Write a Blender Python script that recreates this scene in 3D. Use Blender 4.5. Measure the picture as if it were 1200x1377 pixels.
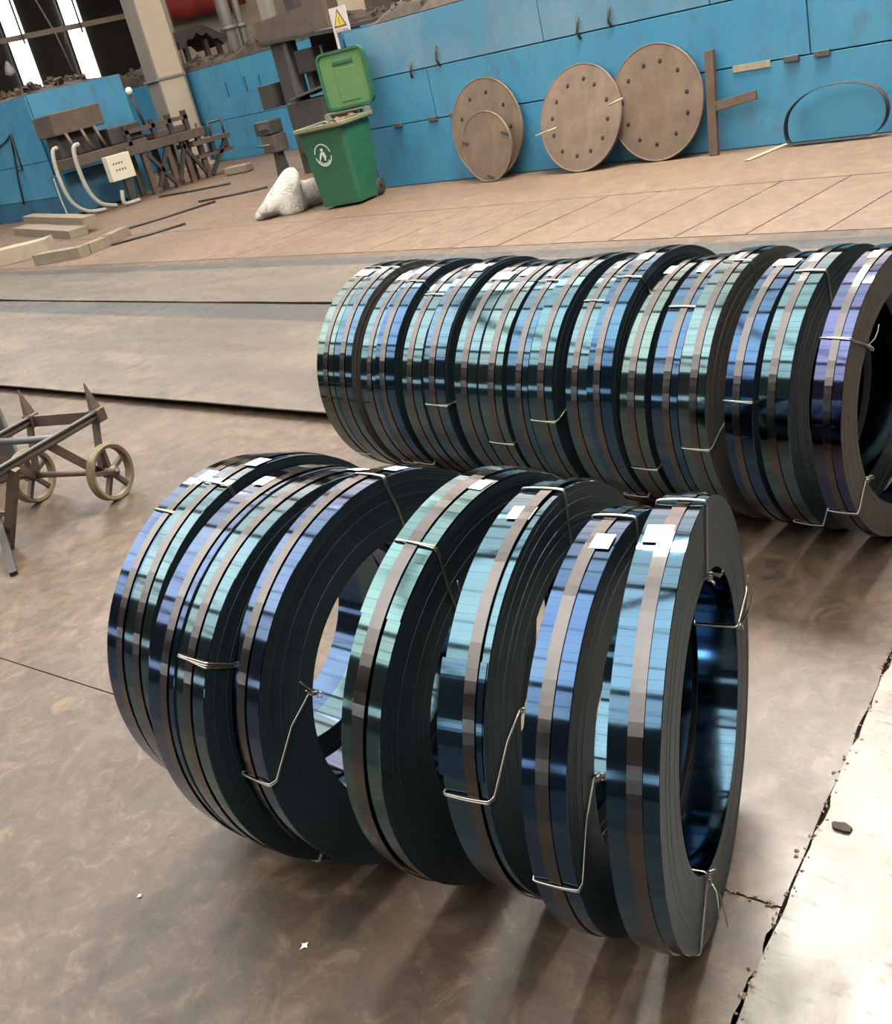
import bpy, bmesh, math, random
import numpy as np
from mathutils import Vector, Matrix
random.seed(7)
for o in list(bpy.data.objects): bpy.data.objects.remove(o)
scene = bpy.context.scene
COL = scene.collection
PI = math.pi

# ------------------------------------------------------------------ camera
# world: X runs along the rows of coils (towards the camera's right), Y away from the camera to the blue wall
FPX, PITCH, ROLL, CAMH, HALL = 1440.0, 0.4132, -0.2509, 1.5, -0.88
_fw = np.array([0, math.cos(PITCH), -math.sin(PITCH)]); _rt = np.array([1.0, 0, 0]); _up = np.cross(_rt, _fw)
_R = _rt*math.cos(ROLL)+_up*math.sin(ROLL); _U = -_rt*math.sin(ROLL)+_up*math.cos(ROLL)
_a = np.array([math.cos(HALL), math.sin(HALL)]); _n = np.array([-_a[1], _a[0]])
def hallv(v): return np.array([v[0]*_a[0]+v[1]*_a[1], v[0]*_n[0]+v[1]*_n[1], v[2]])
FW, RT, UP = hallv(_fw), hallv(_R), hallv(_U)
cam = bpy.data.objects.new('camera', bpy.data.cameras.new('camera')); COL.objects.link(cam)
cam.data.sensor_fit = 'VERTICAL'; cam.data.sensor_height = 36.0; cam.data.lens = 36.0*FPX/1377.0
cam.data.clip_start = 0.05; cam.data.clip_end = 200
M = Matrix(((RT[0], UP[0], -FW[0], 0), (RT[1], UP[1], -FW[1], 0), (RT[2], UP[2], -FW[2], CAMH), (0, 0, 0, 1)))
cam.matrix_world = M
scene.camera = cam

# ------------------------------------------------------------------ world, exposure
SKY = 6.4           # radiance of the clear roof lights
SUN = 150.0          # the roof light the sun stands on
SIDE = 0.70         # the milky roof lights beside them
w = bpy.data.worlds.new('world'); scene.world = w; w.use_nodes = True
w.node_tree.nodes['Background'].inputs[0].default_value = (0.62, 0.74, 0.9, 1)
w.node_tree.nodes['Background'].inputs[1].default_value = 0.25
vs = scene.view_settings
vs.view_transform = 'Standard'; vs.look = 'None'; vs.gamma = 1.0; vs.use_curve_mapping = False
vs.exposure = -0.30

# ------------------------------------------------------------------ pixel helpers (measuring the photograph)
def hray(px, py): return FW + (px-600)/FPX*RT - (py-688.5)/FPX*UP
def onY(px, py, y): d = hray(px, py); t = y/d[1]; return Vector((d[0]*t, y, CAMH+d[2]*t))
def onX(px, py, x): d = hray(px, py); t = x/d[0]; return Vector((x, d[1]*t, CAMH+d[2]*t))
def onG(px, py, z=0.0): d = hray(px, py); t = (z-CAMH)/d[2]; return Vector((d[0]*t, d[1]*t, z))
def project(P):
    d = np.array(P)-np.array([0, 0, CAMH]); z = d@FW
    return 600+FPX*(d@RT)/z, 688.5-FPX*(d@UP)/z

# ------------------------------------------------------------------ materials
MATS = {}
def newmat(name):
    m = bpy.data.materials.new(name); m.use_nodes = True; MATS[name] = m
    nt = m.node_tree; b = nt.nodes['Principled BSDF']
    return m, nt, b
def N(nt, t, **kw):
    n = nt.nodes.new(t)
    for k, v in kw.items():
        if k.startswith('i_'):
            key = k[2:]; key = int(key) if key.isdigit() else key
            n.inputs[key].default_value = v
        else: setattr(n, k, v)
    return n
def L(nt, a, b): nt.links.new(a, b)
def ramp(nt, fac, stops):
    r = N(nt, 'ShaderNodeValToRGB'); e = r.color_ramp.elements
    while len(e) < len(stops): e.new(0.5)
    for el, (p, c) in zip(e, stops): el.position = p; el.color = (*c, 1) if len(c) == 3 else c
    L(nt, fac, r.inputs[0]); return r
def mixc(nt, fac, a, b, mode='MIX'):
    m = N(nt, 'ShaderNodeMix', data_type='RGBA', blend_type=mode)
    for s, v in ((m.inputs[0], fac), (m.inputs[6], a), (m.inputs[7], b)):
        if hasattr(v, 'links'): L(nt, v, s)
        elif isinstance(v, (int, float)): s.default_value = v
        else: s.default_value = (*v, 1)
    return m.outputs[2]
def noise(nt, scale, detail=4, rough=0.55, vec=None, dist=0.0):
    n = N(nt, 'ShaderNodeTexNoise'); n.inputs['Scale'].default_value = scale; n.inputs['Detail'].default_value = detail
    n.inputs['Roughness'].default_value = rough; n.inputs['Distortion'].default_value = dist
    if vec is not None: L(nt, vec, n.inputs['Vector'])
    return n.outputs['Fac']
def objco(nt): return N(nt, 'ShaderNodeTexCoord').outputs['Object']
def geomco(nt): return N(nt, 'ShaderNodeNewGeometry').outputs['Position']
def scaled(nt, v, s):
    m = N(nt, 'ShaderNodeMapping'); m.inputs['Scale'].default_value = s; L(nt, v, m.inputs['Vector']); return m.outputs[0]
def bump(nt, b, h, strength=0.3, dist=0.01):
    n = N(nt, 'ShaderNodeBump'); n.inputs['Strength'].default_value = strength; n.inputs['Distance'].default_value = dist
    L(nt, h, n.inputs['Height']); L(nt, n.outputs[0], b.inputs['Normal'])
def maprange(nt, v, a, b, c, d):
    n = N(nt, 'ShaderNodeMapRange'); L(nt, v, n.inputs[0])
    for i, x in enumerate((a, b, c, d)): n.inputs[i+1].default_value = x
    return n.outputs[0]
def simple(name, col, rough=0.6, metal=0.0, var=0.35, scale=12, dark=None, bstr=0.15, world=False, spec=None):
    """a worn, mottled surface: base colour broken by dirt noise"""
    m, nt, b = newmat(name); co = geomco(nt) if world else objco(nt)
    n1 = noise(nt, scale, 6, 0.65, co); n2 = noise(nt, scale*0.22, 4, 0.6, co)
    dk = dark or tuple(c*0.45 for c in col)
    f = N(nt, 'ShaderNodeMath', operation='MULTIPLY'); L(nt, n1, f.inputs[0]); L(nt, n2, f.inputs[1])
    fac = maprange(nt, f.outputs[0], 0.15, 0.42, 0.0, 1.0)
    mm = mixc(nt, fac, tuple(d*var+c*(1-var) for c, d in zip(col, dk)), col)
    L(nt, mm, b.inputs['Base Color']); b.inputs['Metallic'].default_value = metal
    L(nt, maprange(nt, n1, 0.3, 0.7, min(1, rough+0.12), max(0.03, rough-0.1)), b.inputs['Roughness'])
    if spec is not None: b.inputs['Specular IOR Level'].default_value = spec
    if bstr: bump(nt, b, n1, bstr, 0.004)
    return m

def m_floor(name, c1, c2, stain, white=None, rough=0.42):
    m, nt, b = newmat(name); co = geomco(nt)
    big = noise(nt, 0.75, 5, 0.6, co, 0.4); mid = noise(nt, 4.5, 7, 0.68, co, 0.6); fine = noise(nt, 42, 5, 0.7, co)
    base = mixc(nt, maprange(nt, mid, 0.36, 0.66, 0, 1), c1, c2)
    base = mixc(nt, maprange(nt, big, 0.42, 0.66, 0, 0.8), base, stain)
    blot = noise(nt, 13, 7, 0.72, co, 0.9)
    base = mixc(nt, maprange(nt, blot, 0.44, 0.66, 0, 0.8), base, tuple(x*0.75 for x in stain))
    base = mixc(nt, maprange(nt, blot, 0.32, 0.45, 0.6, 0), base, tuple(min(1, x*1.5) for x in c1))
    spots = noise(nt, 9, 3, 0.5, co)
    base = mixc(nt, maprange(nt, spots, 0.66, 0.75, 0, 0.55), base, tuple(x*0.5 for x in stain))
    base = mixc(nt, maprange(nt, fine, 0.3, 0.7, 0.25, 0.0), base, tuple(x*0.55 for x in c1))
    flecks = noise(nt, 60, 2, 0.5, scaled(nt, co, (1, 1.7, 1)))
    base = mixc(nt, maprange(nt, flecks, 0.70, 0.76, 0, 0.5), base, tuple(min(1, x*1.7) for x in c1))
    if white:
        wn = noise(nt, 5.5, 8, 0.72, co, 0.8); wl = noise(nt, 1.9, 2, 0.5, co)
        s = N(nt, 'ShaderNodeMath', operation='ADD'); L(nt, wn, s.inputs[0]); L(nt, wl, s.inputs[1])
        base = mixc(nt, maprange(nt, s.outputs[0], 0.86, 1.12, 0, 1), base, white)
        scr = noise(nt, 9, 3, 0.6, scaled(nt, co, (1.2, 5.0, 1)))
        base = mixc(nt, maprange(nt, scr, 0.60, 0.68, 0, 0.75), base, stain)
    L(nt, base, b.inputs['Base Color'])
    L(nt, maprange(nt, mid, 0.3, 0.7, rough-0.1, rough+0.16), b.inputs['Roughness'])
    h = N(nt, 'ShaderNodeMath', operation='ADD'); L(nt, mid, h.inputs[0]); L(nt, fine, h.inputs[1])
    bump(nt, b, h.outputs[0], 0.16, 0.004)
    return m
def m_sheet(name, c1, c2, metal):
    m, nt, b = newmat(name); co = geomco(nt)
    st = noise(nt, 1.6, 7, 0.66, scaled(nt, co, (0.6, 2.4, 1)), 0.8); sm = noise(nt, 7, 6, 0.7, co, 1.2)
    base = mixc(nt, maprange(nt, st, 0.35, 0.65, 0, 1), c1, c2)
    base = mixc(nt, maprange(nt, sm, 0.48, 0.68, 0, 0.75), base, tuple(x*0.45 for x in c2))
    lg = noise(nt, 0.55, 4, 0.6, scaled(nt, co, (0.5, 1.6, 1)), 0.5)
    base = mixc(nt, maprange(nt, lg, 0.44, 0.62, 0, 0.7), base, tuple(x*0.7 for x in c2))
    L(nt, base, b.inputs['Base Color']); b.inputs['Metallic'].default_value = metal
    L(nt, maprange(nt, sm, 0.3, 0.7, 0.32, 0.6), b.inputs['Roughness']); bump(nt, b, sm, 0.2, 0.006)
    return m
m_floor('floor_concrete', (0.1048, 0.0713, 0.0454), (0.0724, 0.0501, 0.0331), (0.0315, 0.0212, 0.0140), rough=0.40)
m_floor('floor_tan', (0.1217, 0.0761, 0.0448), (0.1001, 0.0624, 0.0368), (0.0721, 0.0429, 0.0238), rough=0.6)
m_floor('floor_white', (0.1023, 0.0849, 0.0645), (0.0775, 0.0632, 0.0471), (0.0372, 0.0273, 0.0198), white=(0.1798, 0.1624, 0.1302), rough=0.42)
m_sheet('floor_dark_unseen', (0.040, 0.036, 0.032), (0.025, 0.023, 0.021), 0.1)  # dark floor added out of view, mirrored in the coils
simple('joint_dirt', (0.045, 0.031, 0.021), 0.9, scale=40, bstr=0.4, world=True)
simple('crumble', (0.22, 0.16, 0.11), 0.85, scale=30)

m_sheet('sheet_brown', (0.125, 0.099, 0.072), (0.066, 0.054, 0.041), 0.2)
m_sheet('sheet_dark', (0.075, 0.07, 0.063), (0.045, 0.043, 0.041), 0.4)

def m_coil(name):
    """tempered blue strip: coloured metal, tint taken from the object, with fine cross breaks along the winding"""
    m, nt, b = newmat(name)
    tc = objco(nt); sp = N(nt, 'ShaderNodeSeparateXYZ'); L(nt, tc, sp.inputs[0])
    at = N(nt, 'ShaderNodeMath', operation='ARCTAN2'); L(nt, sp.outputs[1], at.inputs[0]); L(nt, sp.outputs[2], at.inputs[1])
    mu = N(nt, 'ShaderNodeMath', operation='MULTIPLY'); L(nt, at.outputs[0], mu.inputs[0]); mu.inputs[1].default_value = 160/(2*PI)
    fl = N(nt, 'ShaderNodeMath', operation='FLOOR'); L(nt, mu.outputs[0], fl.inputs[0])
    fr = N(nt, 'ShaderNodeMath', operation='FRACT'); L(nt, mu.outputs[0], fr.inputs[0])
    oi = N(nt, 'ShaderNodeObjectInfo')
    wn = N(nt, 'ShaderNodeTexWhiteNoise', noise_dimensions='2D'); cb = N(nt, 'ShaderNodeCombineXYZ')
    L(nt, fl.outputs[0], cb.inputs[0]); L(nt, oi.outputs['Random'], cb.inputs[1]); L(nt, cb.outputs[0], wn.inputs['Vector'])
    line = maprange(nt, fr.outputs[0], 0.0, 0.14, 1.0, 0.0)
    lm = N(nt, 'ShaderNodeMath', operation='MULTIPLY'); L(nt, line, lm.inputs[0])
    L(nt, maprange(nt, wn.outputs['Value'], 0.0, 1.0, 0.1, 0.7), lm.inputs[1])
    # temper colours drift slowly round the ring
    off = N(nt, 'ShaderNodeVectorMath', operation='ADD'); L(nt, tc, off.inputs[0])
    cc = N(nt, 'ShaderNodeCombineXYZ'); r10 = N(nt, 'ShaderNodeMath', operation='MULTIPLY'); L(nt, oi.outputs['Random'], r10.inputs[0]); r10.inputs[1].default_value = 40
    L(nt, r10.outputs[0], cc.inputs[1]); L(nt, cc.outputs[0], off.inputs[1])
    dr = noise(nt, 2.6, 3, 0.6, off.outputs[0])
    hs = N(nt, 'ShaderNodeHueSaturation'); L(nt, oi.outputs['Color'], hs.inputs['Color'])
    L(nt, maprange(nt, dr, 0.3, 0.7, 0.482, 0.520), hs.inputs['Hue']); L(nt, maprange(nt, dr, 0.3, 0.7, 0.85, 1.12), hs.inputs['Saturation'])
    v = N(nt, 'ShaderNodeMath', operation='MULTIPLY_ADD'); L(nt, wn.outputs['Value'], v.inputs[0]); v.inputs[1].default_value = 0.10; v.inputs[2].default_value = 0.95
    L(nt, v.outputs[0], hs.inputs['Value'])
    col = mixc(nt, lm.outputs[0], hs.outputs[0], (0.02, 0.04, 0.06))
    L(nt, col, b.inputs['Base Color']); b.inputs['Metallic'].default_value = 1.0
    sm = noise(nt, 30, 4, 0.6, scaled(nt, tc, (1, 1, 1)))
    L(nt, maprange(nt, sm, 0.3, 0.7, 0.06, 0.10), b.inputs['Roughness'])
    return m
m_coil('blued_steel')
def m_edge(name, c1, c2, metal=0.45):
    m, nt, b = newmat(name); tc = objco(nt); sp = N(nt, 'ShaderNodeSeparateXYZ'); L(nt, tc, sp.inputs[0])
    y2 = N(nt, 'ShaderNodeMath', operation='POWER'); L(nt, sp.outputs[1], y2.inputs[0]); y2.inputs[1].default_value = 2
    z2 = N(nt, 'ShaderNodeMath', operation='POWER'); L(nt, sp.outputs[2], z2.inputs[0]); z2.inputs[1].default_value = 2
    # POWER of negatives with exponent 2 is safe
    ad = N(nt, 'ShaderNodeMath', operation='ADD'); L(nt, y2.outputs[0], ad.inputs[0]); L(nt, z2.outputs[0], ad.inputs[1])
    sq = N(nt, 'ShaderNodeMath', operation='SQRT'); L(nt, ad.outputs[0], sq.inputs[0])
    n1 = N(nt, 'ShaderNodeTexNoise', noise_dimensions='1D'); L(nt, sq.outputs[0], n1.inputs['W']); n1.inputs['Scale'].default_value = 420; n1.inputs['Detail'].default_value = 2
    n2 = noise(nt, 7, 4, 0.6, tc)
    base = mixc(nt, maprange(nt, n1.outputs['Fac'], 0.35, 0.65, 0, 1), c1, c2)
    base = mixc(nt, maprange(nt, n2, 0.4, 0.75, 0, 0.5), base, tuple(x*0.5 for x in c1))
    L(nt, base, b.inputs['Base Color']); b.inputs['Metallic'].default_value = metal; b.inputs['Roughness'].default_value = 0.5
    bump(nt, b, n1.outputs['Fac'], 0.5, 0.0012)
    return m
m_edge('coil_edge', (0.0130, 0.0242, 0.0302), (0.0374, 0.0608, 0.0722))
m_edge('coil_edge_dusty', (0.0595, 0.0527, 0.0442), (0.1190, 0.1062, 0.0884), 0.2)
def metal(name, col, rough, var=0.2, sc=25):
    return simple(name, col, rough, 1.0, var, sc, bstr=0.06)
metal('strap_steel', (0.1378, 0.1280, 0.1239), 0.17, 0.35, 9)
metal('wire_steel', (0.4250, 0.3995, 0.3400), 0.36)
metal('black_band', (0.012, 0.014, 0.022), 0.5)
simple('paper', (0.731, 0.722, 0.697), 0.7, var=0.06, bstr=0)
def m_blue(name, col, dirt, fade):
    m, nt, b = newmat(name); co = geomco(nt)
    n1 = noise(nt, 1.3, 5, 0.6, co, 0.5); n2 = noise(nt, 3.2, 6, 0.7, scaled(nt, co, (1.6, 1.6, 0.7)), 0.5); n3 = noise(nt, 22, 4, 0.6, co)
    base = mixc(nt, maprange(nt, n1, 0.42, 0.72, 0, 0.75), col, fade)
    base = mixc(nt, maprange(nt, n2, 0.50, 0.74, 0, 0.75), base, dirt)
    base = mixc(nt, maprange(nt, n3, 0.66, 0.74, 0, 0.5), base, dirt)
    L(nt, base, b.inputs['Base Color']); b.inputs['Roughness'].default_value = 0.5; bump(nt, b, n2, 0.15, 0.01)
    return m
m_blue('paint_blue', (0.0302, 0.1620, 0.2700), (0.0468, 0.0792, 0.1008), (0.0540, 0.2016, 0.2880))
m_blue('paint_blue_faded', (0.0510, 0.1666, 0.2516), (0.0884, 0.1224, 0.1462), (0.1496, 0.2244, 0.2720))
m_blue('paint_blue_dark', (0.0128, 0.0760, 0.1360), (0.0240, 0.0320, 0.0400), (0.0224, 0.1000, 0.1600))
simple('rust_plate', (0.1515, 0.1039, 0.0681), 0.65, 0.1, 0.75, 5, dark=(0.0673, 0.0427, 0.0278))
simple('rust_dark', (0.0920, 0.0576, 0.0384), 0.65, 0.3, 0.6, 14)
simple('iron_brown', (0.1275, 0.0926, 0.0672), 0.5, 0.5, 0.5, 16, dark=(0.0638, 0.0425, 0.0306))
simple('iron_dark', (0.045, 0.04, 0.037), 0.6, 0.3, 0.5, 14)
simple('iron_grey', (0.112, 0.112, 0.109), 0.5, 0.5, 0.5, 12)
simple('machine_brown', (0.089, 0.066, 0.050), 0.7, 0.2, 0.6, 6)
simple('hole_black', (0.012, 0.01, 0.009), 0.9, bstr=0)
simple('wheel_cream', (0.1696, 0.1335, 0.0748), 0.5, 0.1, 0.45, 20)
simple('column_cream', (0.3904, 0.3272, 0.2376), 0.6, 0, 0.3, 1.5)
simple('grey_and_column_shade', (0.172, 0.158, 0.132), 0.6, 0, 0.4, 1.5)  # plain grey, also the painted shade on the cream column's front
simple('bin_green', (0.0136, 0.0818, 0.0372), 0.45, 0, 0.35, 7)
simple('bin_green_light', (0.0739, 0.1571, 0.0521), 0.5, 0, 0.3, 6)
simple('bin_rim', (0.132, 0.145, 0.079), 0.6, 0, 0.5, 9)
simple('trash', (0.158, 0.099, 0.053), 0.9, 0, 0.6, 30)
simple('white_print', (0.495, 0.515, 0.488), 0.6, 0, 0.2, 30, bstr=0)
simple('sack_white', (0.3562, 0.3270, 0.2820), 0.75, 0, 0.35, 5, dark=(0.1875, 0.1500, 0.1200))
def m_sack():
    m, nt, b = newmat('sack_cloth'); co = objco(nt); n1 = noise(nt, 6, 6, 0.65, co, 1.5); n2 = noise(nt, 16, 5, 0.6, co, 2.0)
    base = mixc(nt, maprange(nt, n1, 0.5, 0.72, 0, 0.75), (0.40, 0.37, 0.33), (0.14, 0.115, 0.095))
    L(nt, base, b.inputs['Base Color']); b.inputs['Roughness'].default_value = 0.7; bump(nt, b, n2, 0.9, 0.05)
m_sack()
simple('timber_grey', (0.1744, 0.1424, 0.0976), 0.8, 0, 0.5, 14, dark=(0.1040, 0.0800, 0.0520))
simple('timber_pale', (0.2960, 0.2432, 0.1688), 0.8, 0, 0.45, 10)
simple('rubble', (0.0491, 0.0357, 0.0246), 0.95, 0, 0.6, 10, dark=(0.0136, 0.0098, 0.0071))
simple('box_cream', (0.475, 0.449, 0.343), 0.5, 0, 0.2, 5)
simple('ink', (0.05, 0.05, 0.05), 0.7, bstr=0)
simple('sign_white', (0.4488, 0.4037, 0.3706), 0.6, 0, 0.15, 8)
simple('sign_yellow', (0.488, 0.383, 0.040), 0.6, 0, 0.2, 8)
simple('sign_red', (0.363, 0.145, 0.145), 0.6, 0, 0.2, 8)
simple('banner_red', (0.277, 0.030, 0.023), 0.8, 0, 0.3, 2)
simple('hose_grey', (0.277, 0.264, 0.224), 0.5, 0, 0.3, 10)
simple('wall_beige', (0.42, 0.36, 0.28), 0.8, 0, 0.35, 0.7)
simple('wall_dark', (0.075, 0.068, 0.06), 0.8, 0, 0.5, 0.6)
simple('hall_wall', (0.055, 0.05, 0.046), 0.8, 0, 0.4, 0.6)
simple('roof_sheet', (0.12, 0.115, 0.11), 0.8, 0, 0.3, 0.5)
simple('beam_dark', (0.04, 0.038, 0.036), 0.7, 0, 0.3, 1.0)
simple('pipe_grey', (0.30, 0.29, 0.27), 0.5, 0.3, 0.4, 2)
def m_emit(name, col, s):
    m, nt, b = newmat(name); b.inputs['Base Color'].default_value = (0.6, 0.6, 0.6, 1); b.inputs['Roughness'].default_value = 0.7
    b.inputs['Emission Color'].default_value = (*col, 1); b.inputs['Emission Strength'].default_value = s
    return m
m_emit('skylight_clear', (1.0, 0.985, 0.95), SKY)
m_emit('skylight_milky', (1.0, 0.97, 0.92), SKY*SIDE)
m_emit('skylight_sunny', (1.0, 0.95, 0.87), SUN)
m_emit('fill_far_floor', (1.0, 0.96, 0.89), SUN*0.06)  # added fill that brightens the far floor
m_emit('fill_left_wall', (1.0, 0.96, 0.89), SUN*0.10)  # added fill for the left blue wall and the machine
m_emit('fill_coil_tops', (1.0, 0.86, 0.78), 4.2)  # warm glow added overhead to brighten the coils' top reflections
m_emit('window_glow', (0.86, 0.93, 1.0), 2.6)
m_emit('window_far', (1.0, 0.99, 0.95), 7.0)

# ------------------------------------------------------------------ mesh helpers
class MB:
    def __init__(s): s.v = []; s.f = []; s.m = []; s.sm = []
    def add(s, vs, fs, mi=0, smooth=False):
        o = len(s.v); s.v += [tuple(v) for v in vs]
        for f in fs: s.f.append(tuple(i+o for i in f)); s.m.append(mi); s.sm.append(smooth)
    def box(s, c, d, R=None, mi=0, taper=None):
        c = Vector(c); hx, hy, hz = d[0]/2, d[1]/2, d[2]/2; t = taper or (1, 1)
        vs = [Vector((x*hx*(t[0] if z > 0 else 1), y*hy*(t[1] if z > 0 else 1), z*hz)) for z in (-1, 1) for x, y in ((-1, -1), (1, -1), (1, 1), (-1, 1))]
        if R is not None: vs = [R @ v for v in vs]
        s.add([v+c for v in vs], [(3, 2, 1, 0), (4, 5, 6, 7), (0, 1, 5, 4), (1, 2, 6, 5), (2, 3, 7, 6), (3, 0, 4, 7)], mi); return s
    def bar(s, p, q, wd, ht, mi=0, up=(0, 0, 1)):
        p = Vector(p); q = Vector(q); d = q-p; ln = d.length; x = d.normalized(); u = Vector(up)
        y = u.cross(x)
        if y.length < 1e-4: y = Vector((0, 1, 0)).cross(x)
        y.normalize(); z = x.cross(y)
        R = Matrix((x, y, z)).transposed()
        return s.box((p+q)/2, (ln, wd, ht), R, mi)
    def tube(s, pts, r, seg=7, mi=0, closed=False, cap=True):
        P = [Vector(p) for p in pts]; n = len(P); rr = r if isinstance(r, (list, tuple)) else [r]*n
        t0 = (P[1]-P[0]).normalized(); u = t0.orthogonal().normalized(); vs = []
        for i in range(n):
            if closed: t = (P[(i+1) % n]-P[i-1])
            else: t = P[min(i+1, n-1)]-P[max(i-1, 0)]
            if t.length < 1e-9: t = t0
            t = t.normalized(); u = (u-t*u.dot(t)); u = u.normalized() if u.length > 1e-6 else t.orthogonal().normalized(); b = t.cross(u)
            vs += [P[i]+(u*math.cos(2*PI*k/seg)+b*math.sin(2*PI*k/seg))*rr[i] for k in range(seg)]
        fs = []
        for i in range(n if closed else n-1):
            j = (i+1) % n
            for k in range(seg): fs.append((i*seg+k, i*seg+(k+1) % seg, j*seg+(k+1) % seg, j*seg+k))
        if cap and not closed: fs += [tuple(reversed(range(seg))), tuple((n-1)*seg+k for k in range(seg))]
        s.add(vs, fs, mi, True); return s
    def lathe(s, prof, seg, axis='Z', mi=0, closed=False, smooth=True, c=(0, 0, 0)):
        vs = []; n = len(prof)
        for k in range(seg):
            a = 2*PI*k/seg
            for (r, h) in prof:
                p = (r*math.cos(a), r*math.sin(a), h) if axis == 'Z' else ((h, r*math.cos(a), r*math.sin(a)) if axis == 'X' else (r*math.sin(a), h, r*math.cos(a)))
                vs.append((p[0]+c[0], p[1]+c[1], p[2]+c[2]))
        fs = []
        for k in range(seg):
            j = (k+1) % seg
            for i in range(n if closed else n-1):
                i2 = (i+1) % n; fs.append((k*n+i, j*n+i, j*n+i2, k*n+i2))
        s.add(vs, fs, mi, smooth); return s
    def prism(s, poly, z0, z1, mi=0):
        n = len(poly); vs = [(x, y, z0) for x, y in poly]+[(x, y, z1) for x, y in poly]
        s.add(vs, [tuple(reversed(range(n))), tuple(range(n, 2*n))]+[(i, (i+1) % n, n+(i+1) % n, n+i) for i in range(n)], mi); return s
    def build(s, name, mats, parent=None, loc=(0, 0, 0), bevel=0.0, fix=True):
        me = bpy.data.meshes.new(name); me.from_pydata(s.v, [], s.f)
        for m in (mats if isinstance(mats, (list, tuple)) else [mats]): me.materials.append(MATS[m])
        me.polygons.foreach_set('material_index', s.m); me.polygons.foreach_set('use_smooth', s.sm)
        if fix:
            bm = bmesh.new(); bm.from_mesh(me); bmesh.ops.recalc_face_normals(bm, faces=bm.faces); bm.to_mesh(me); bm.free()
        me.update()
        o = bpy.data.objects.new(name, me); COL.objects.link(o); o.location = loc
        if parent is not None: o.parent = parent
        if bevel:
            b = o.modifiers.new('bevel', 'BEVEL'); b.width = bevel; b.segments = 2; b.limit_method = 'ANGLE'; b.angle_limit = 0.7
        return o
def tag(o, label, cat, group=None, kind=None):
    o['label'] = label; o['category'] = cat
    if group: o['group'] = group
    if kind: o['kind'] = kind
    return o
def struct(o): o['kind'] = 'structure'; return o
def empty(name, loc=(0, 0, 0), label=None, cat=None, group=None, rz=0):
    o = bpy.data.objects.new(name, None); COL.objects.link(o); o.location = loc; o.rotation_euler = (0, 0, rz); o.empty_display_size = 0.05
    if label: tag(o, label, cat, group)
    return o
def arc_shell(R0, R1, x0, x1, t0, t1, n=24):
    """curved plate between two radii, between two angles (0 = towards the camera, 90 deg = up); axis = local X"""
    mb = MB(); vs = []
    for i in range(n+1):
        t = t0+(t1-t0)*i/n; c, s_ = math.cos(t), math.sin(t)
        for (x, r) in ((x0, R0), (x1, R0), (x1, R1), (x0, R1)): vs.append((x, -r*c, r*s_))
    fs = []
    for i in range(n):
        for k in range(4): fs.append((i*4+k, i*4+(k+1) % 4, (i+1)*4+(k+1) % 4, (i+1)*4+k))
    fs += [(0, 1, 2, 3), (n*4+3, n*4+2, n*4+1, n*4)]
    mb.add(vs, fs, 0, False); return mb

# ================================================================== THE HALL
# floor base with slabs on it
base = MB().box((-14, 8, -0.03), (66, 60, 0.02)).build('floor', 'joint_dirt'); struct(base)
def rag(p, q, n, amp, rnd):
    out = []
    for i in range(n+1):
        t = i/n; d = Vector((q[0]-p[0], q[1]-p[1])); nn = Vector((-d.y, d.x)).normalized()
        k = amp*(rnd.random()-0.5)*2*(1 if 0 < i < n else 0)
        out.append((p[0]+d.x*t+nn.x*k, p[1]+d.y*t+nn.y*k))
    return out
rj = random.Random(3)
def slab(poly, mat, top=0.0):
    o = MB().prism(poly, -0.02, top).build('floor_slab', mat, base); return o
def J(y): return -0.765-0.20*(y-0.94)           # the long joint beside the pale slab
def S(x): return 1.19+0.135*(x+0.82)            # the cross joint under the front row
g = 0.0035
YF = 5.655
edgeA = rag((J(S(-0.9))-g, S(-0.9)+0.003), (J(YF)-g, YF), 60, 0.004, rj)
slab([(-30, S(-30)+0.0002), (J(1.19)-g, S(J(1.19))+0.0018)]+edgeA[1:]+[(-30, YF)], 'floor_concrete')
edgeB = rag((J(-0.5)-g, -0.5), (J(S(-0.9))-g, S(-0.9)-g), 70, 0.005, rj)
slab([(-30, -0.5)]+edgeB[:-1]+[(J(1.19)-g, S(J(1.19))-0.0018), (-30, S(-30)-0.0002)], 'floor_concrete', -0.0015)
edgeC = rag((J(YF)+g, YF), (J(-0.5)+g, -0.5), 170, 0.005, rj)
slab(edgeC+[(15, -0.5), (15, YF)], 'floor_white', 0.001)
# slabs between the sheets and the wall: half-metre strips with open joints
xs = [-9.6+0.508*i for i in range(18)]
slab([(-30, YF+0.012), (xs[0]-0.005, YF+0.012), (xs[0]-0.005, 7.045), (-30, 7.045)], 'floor_tan')
for i in range(17):
    gp = 0.005 if 5 <= i <= 12 else 0.0025
    slab([(xs[i]+gp, YF+0.016+0.004*rj.random()), (xs[i+1]-gp, YF+0.016+0.004*rj.random()), (xs[i+1]-gp, 7.046), (xs[i]+gp, 7.046)], 'floor_tan', -0.002*rj.random())
slab([(xs[-1], YF+0.012), (15, YF+0.012), (15, 7.045), (xs[-1], 7.045)], 'floor_tan')
for x0, x1 in ((-30, -12.0), (-12.0, -9.0), (-9.0, -6.0), (-6.0, -3.0), (-3.0, 15)):
    slab([(x0+0.002, 7.058), (x1-0.002, 7.058), (x1-0.002, 13.8), (x0+0.002, 13.8)], 'floor_tan', -0.001*rj.random())
slab([(-46, 13.802), (15, 13.802), (15, 37.5), (-46, 37.5)], 'floor_tan')
slab([(-46, -9), (-30.004, -9), (-30.004, 13.8), (-46, 13.8)], 'floor_concrete')
slab([(-46, -14), (-30.004, -14), (-30.004, -9.004), (-46, -9.004)], 'floor_concrete')
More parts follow.
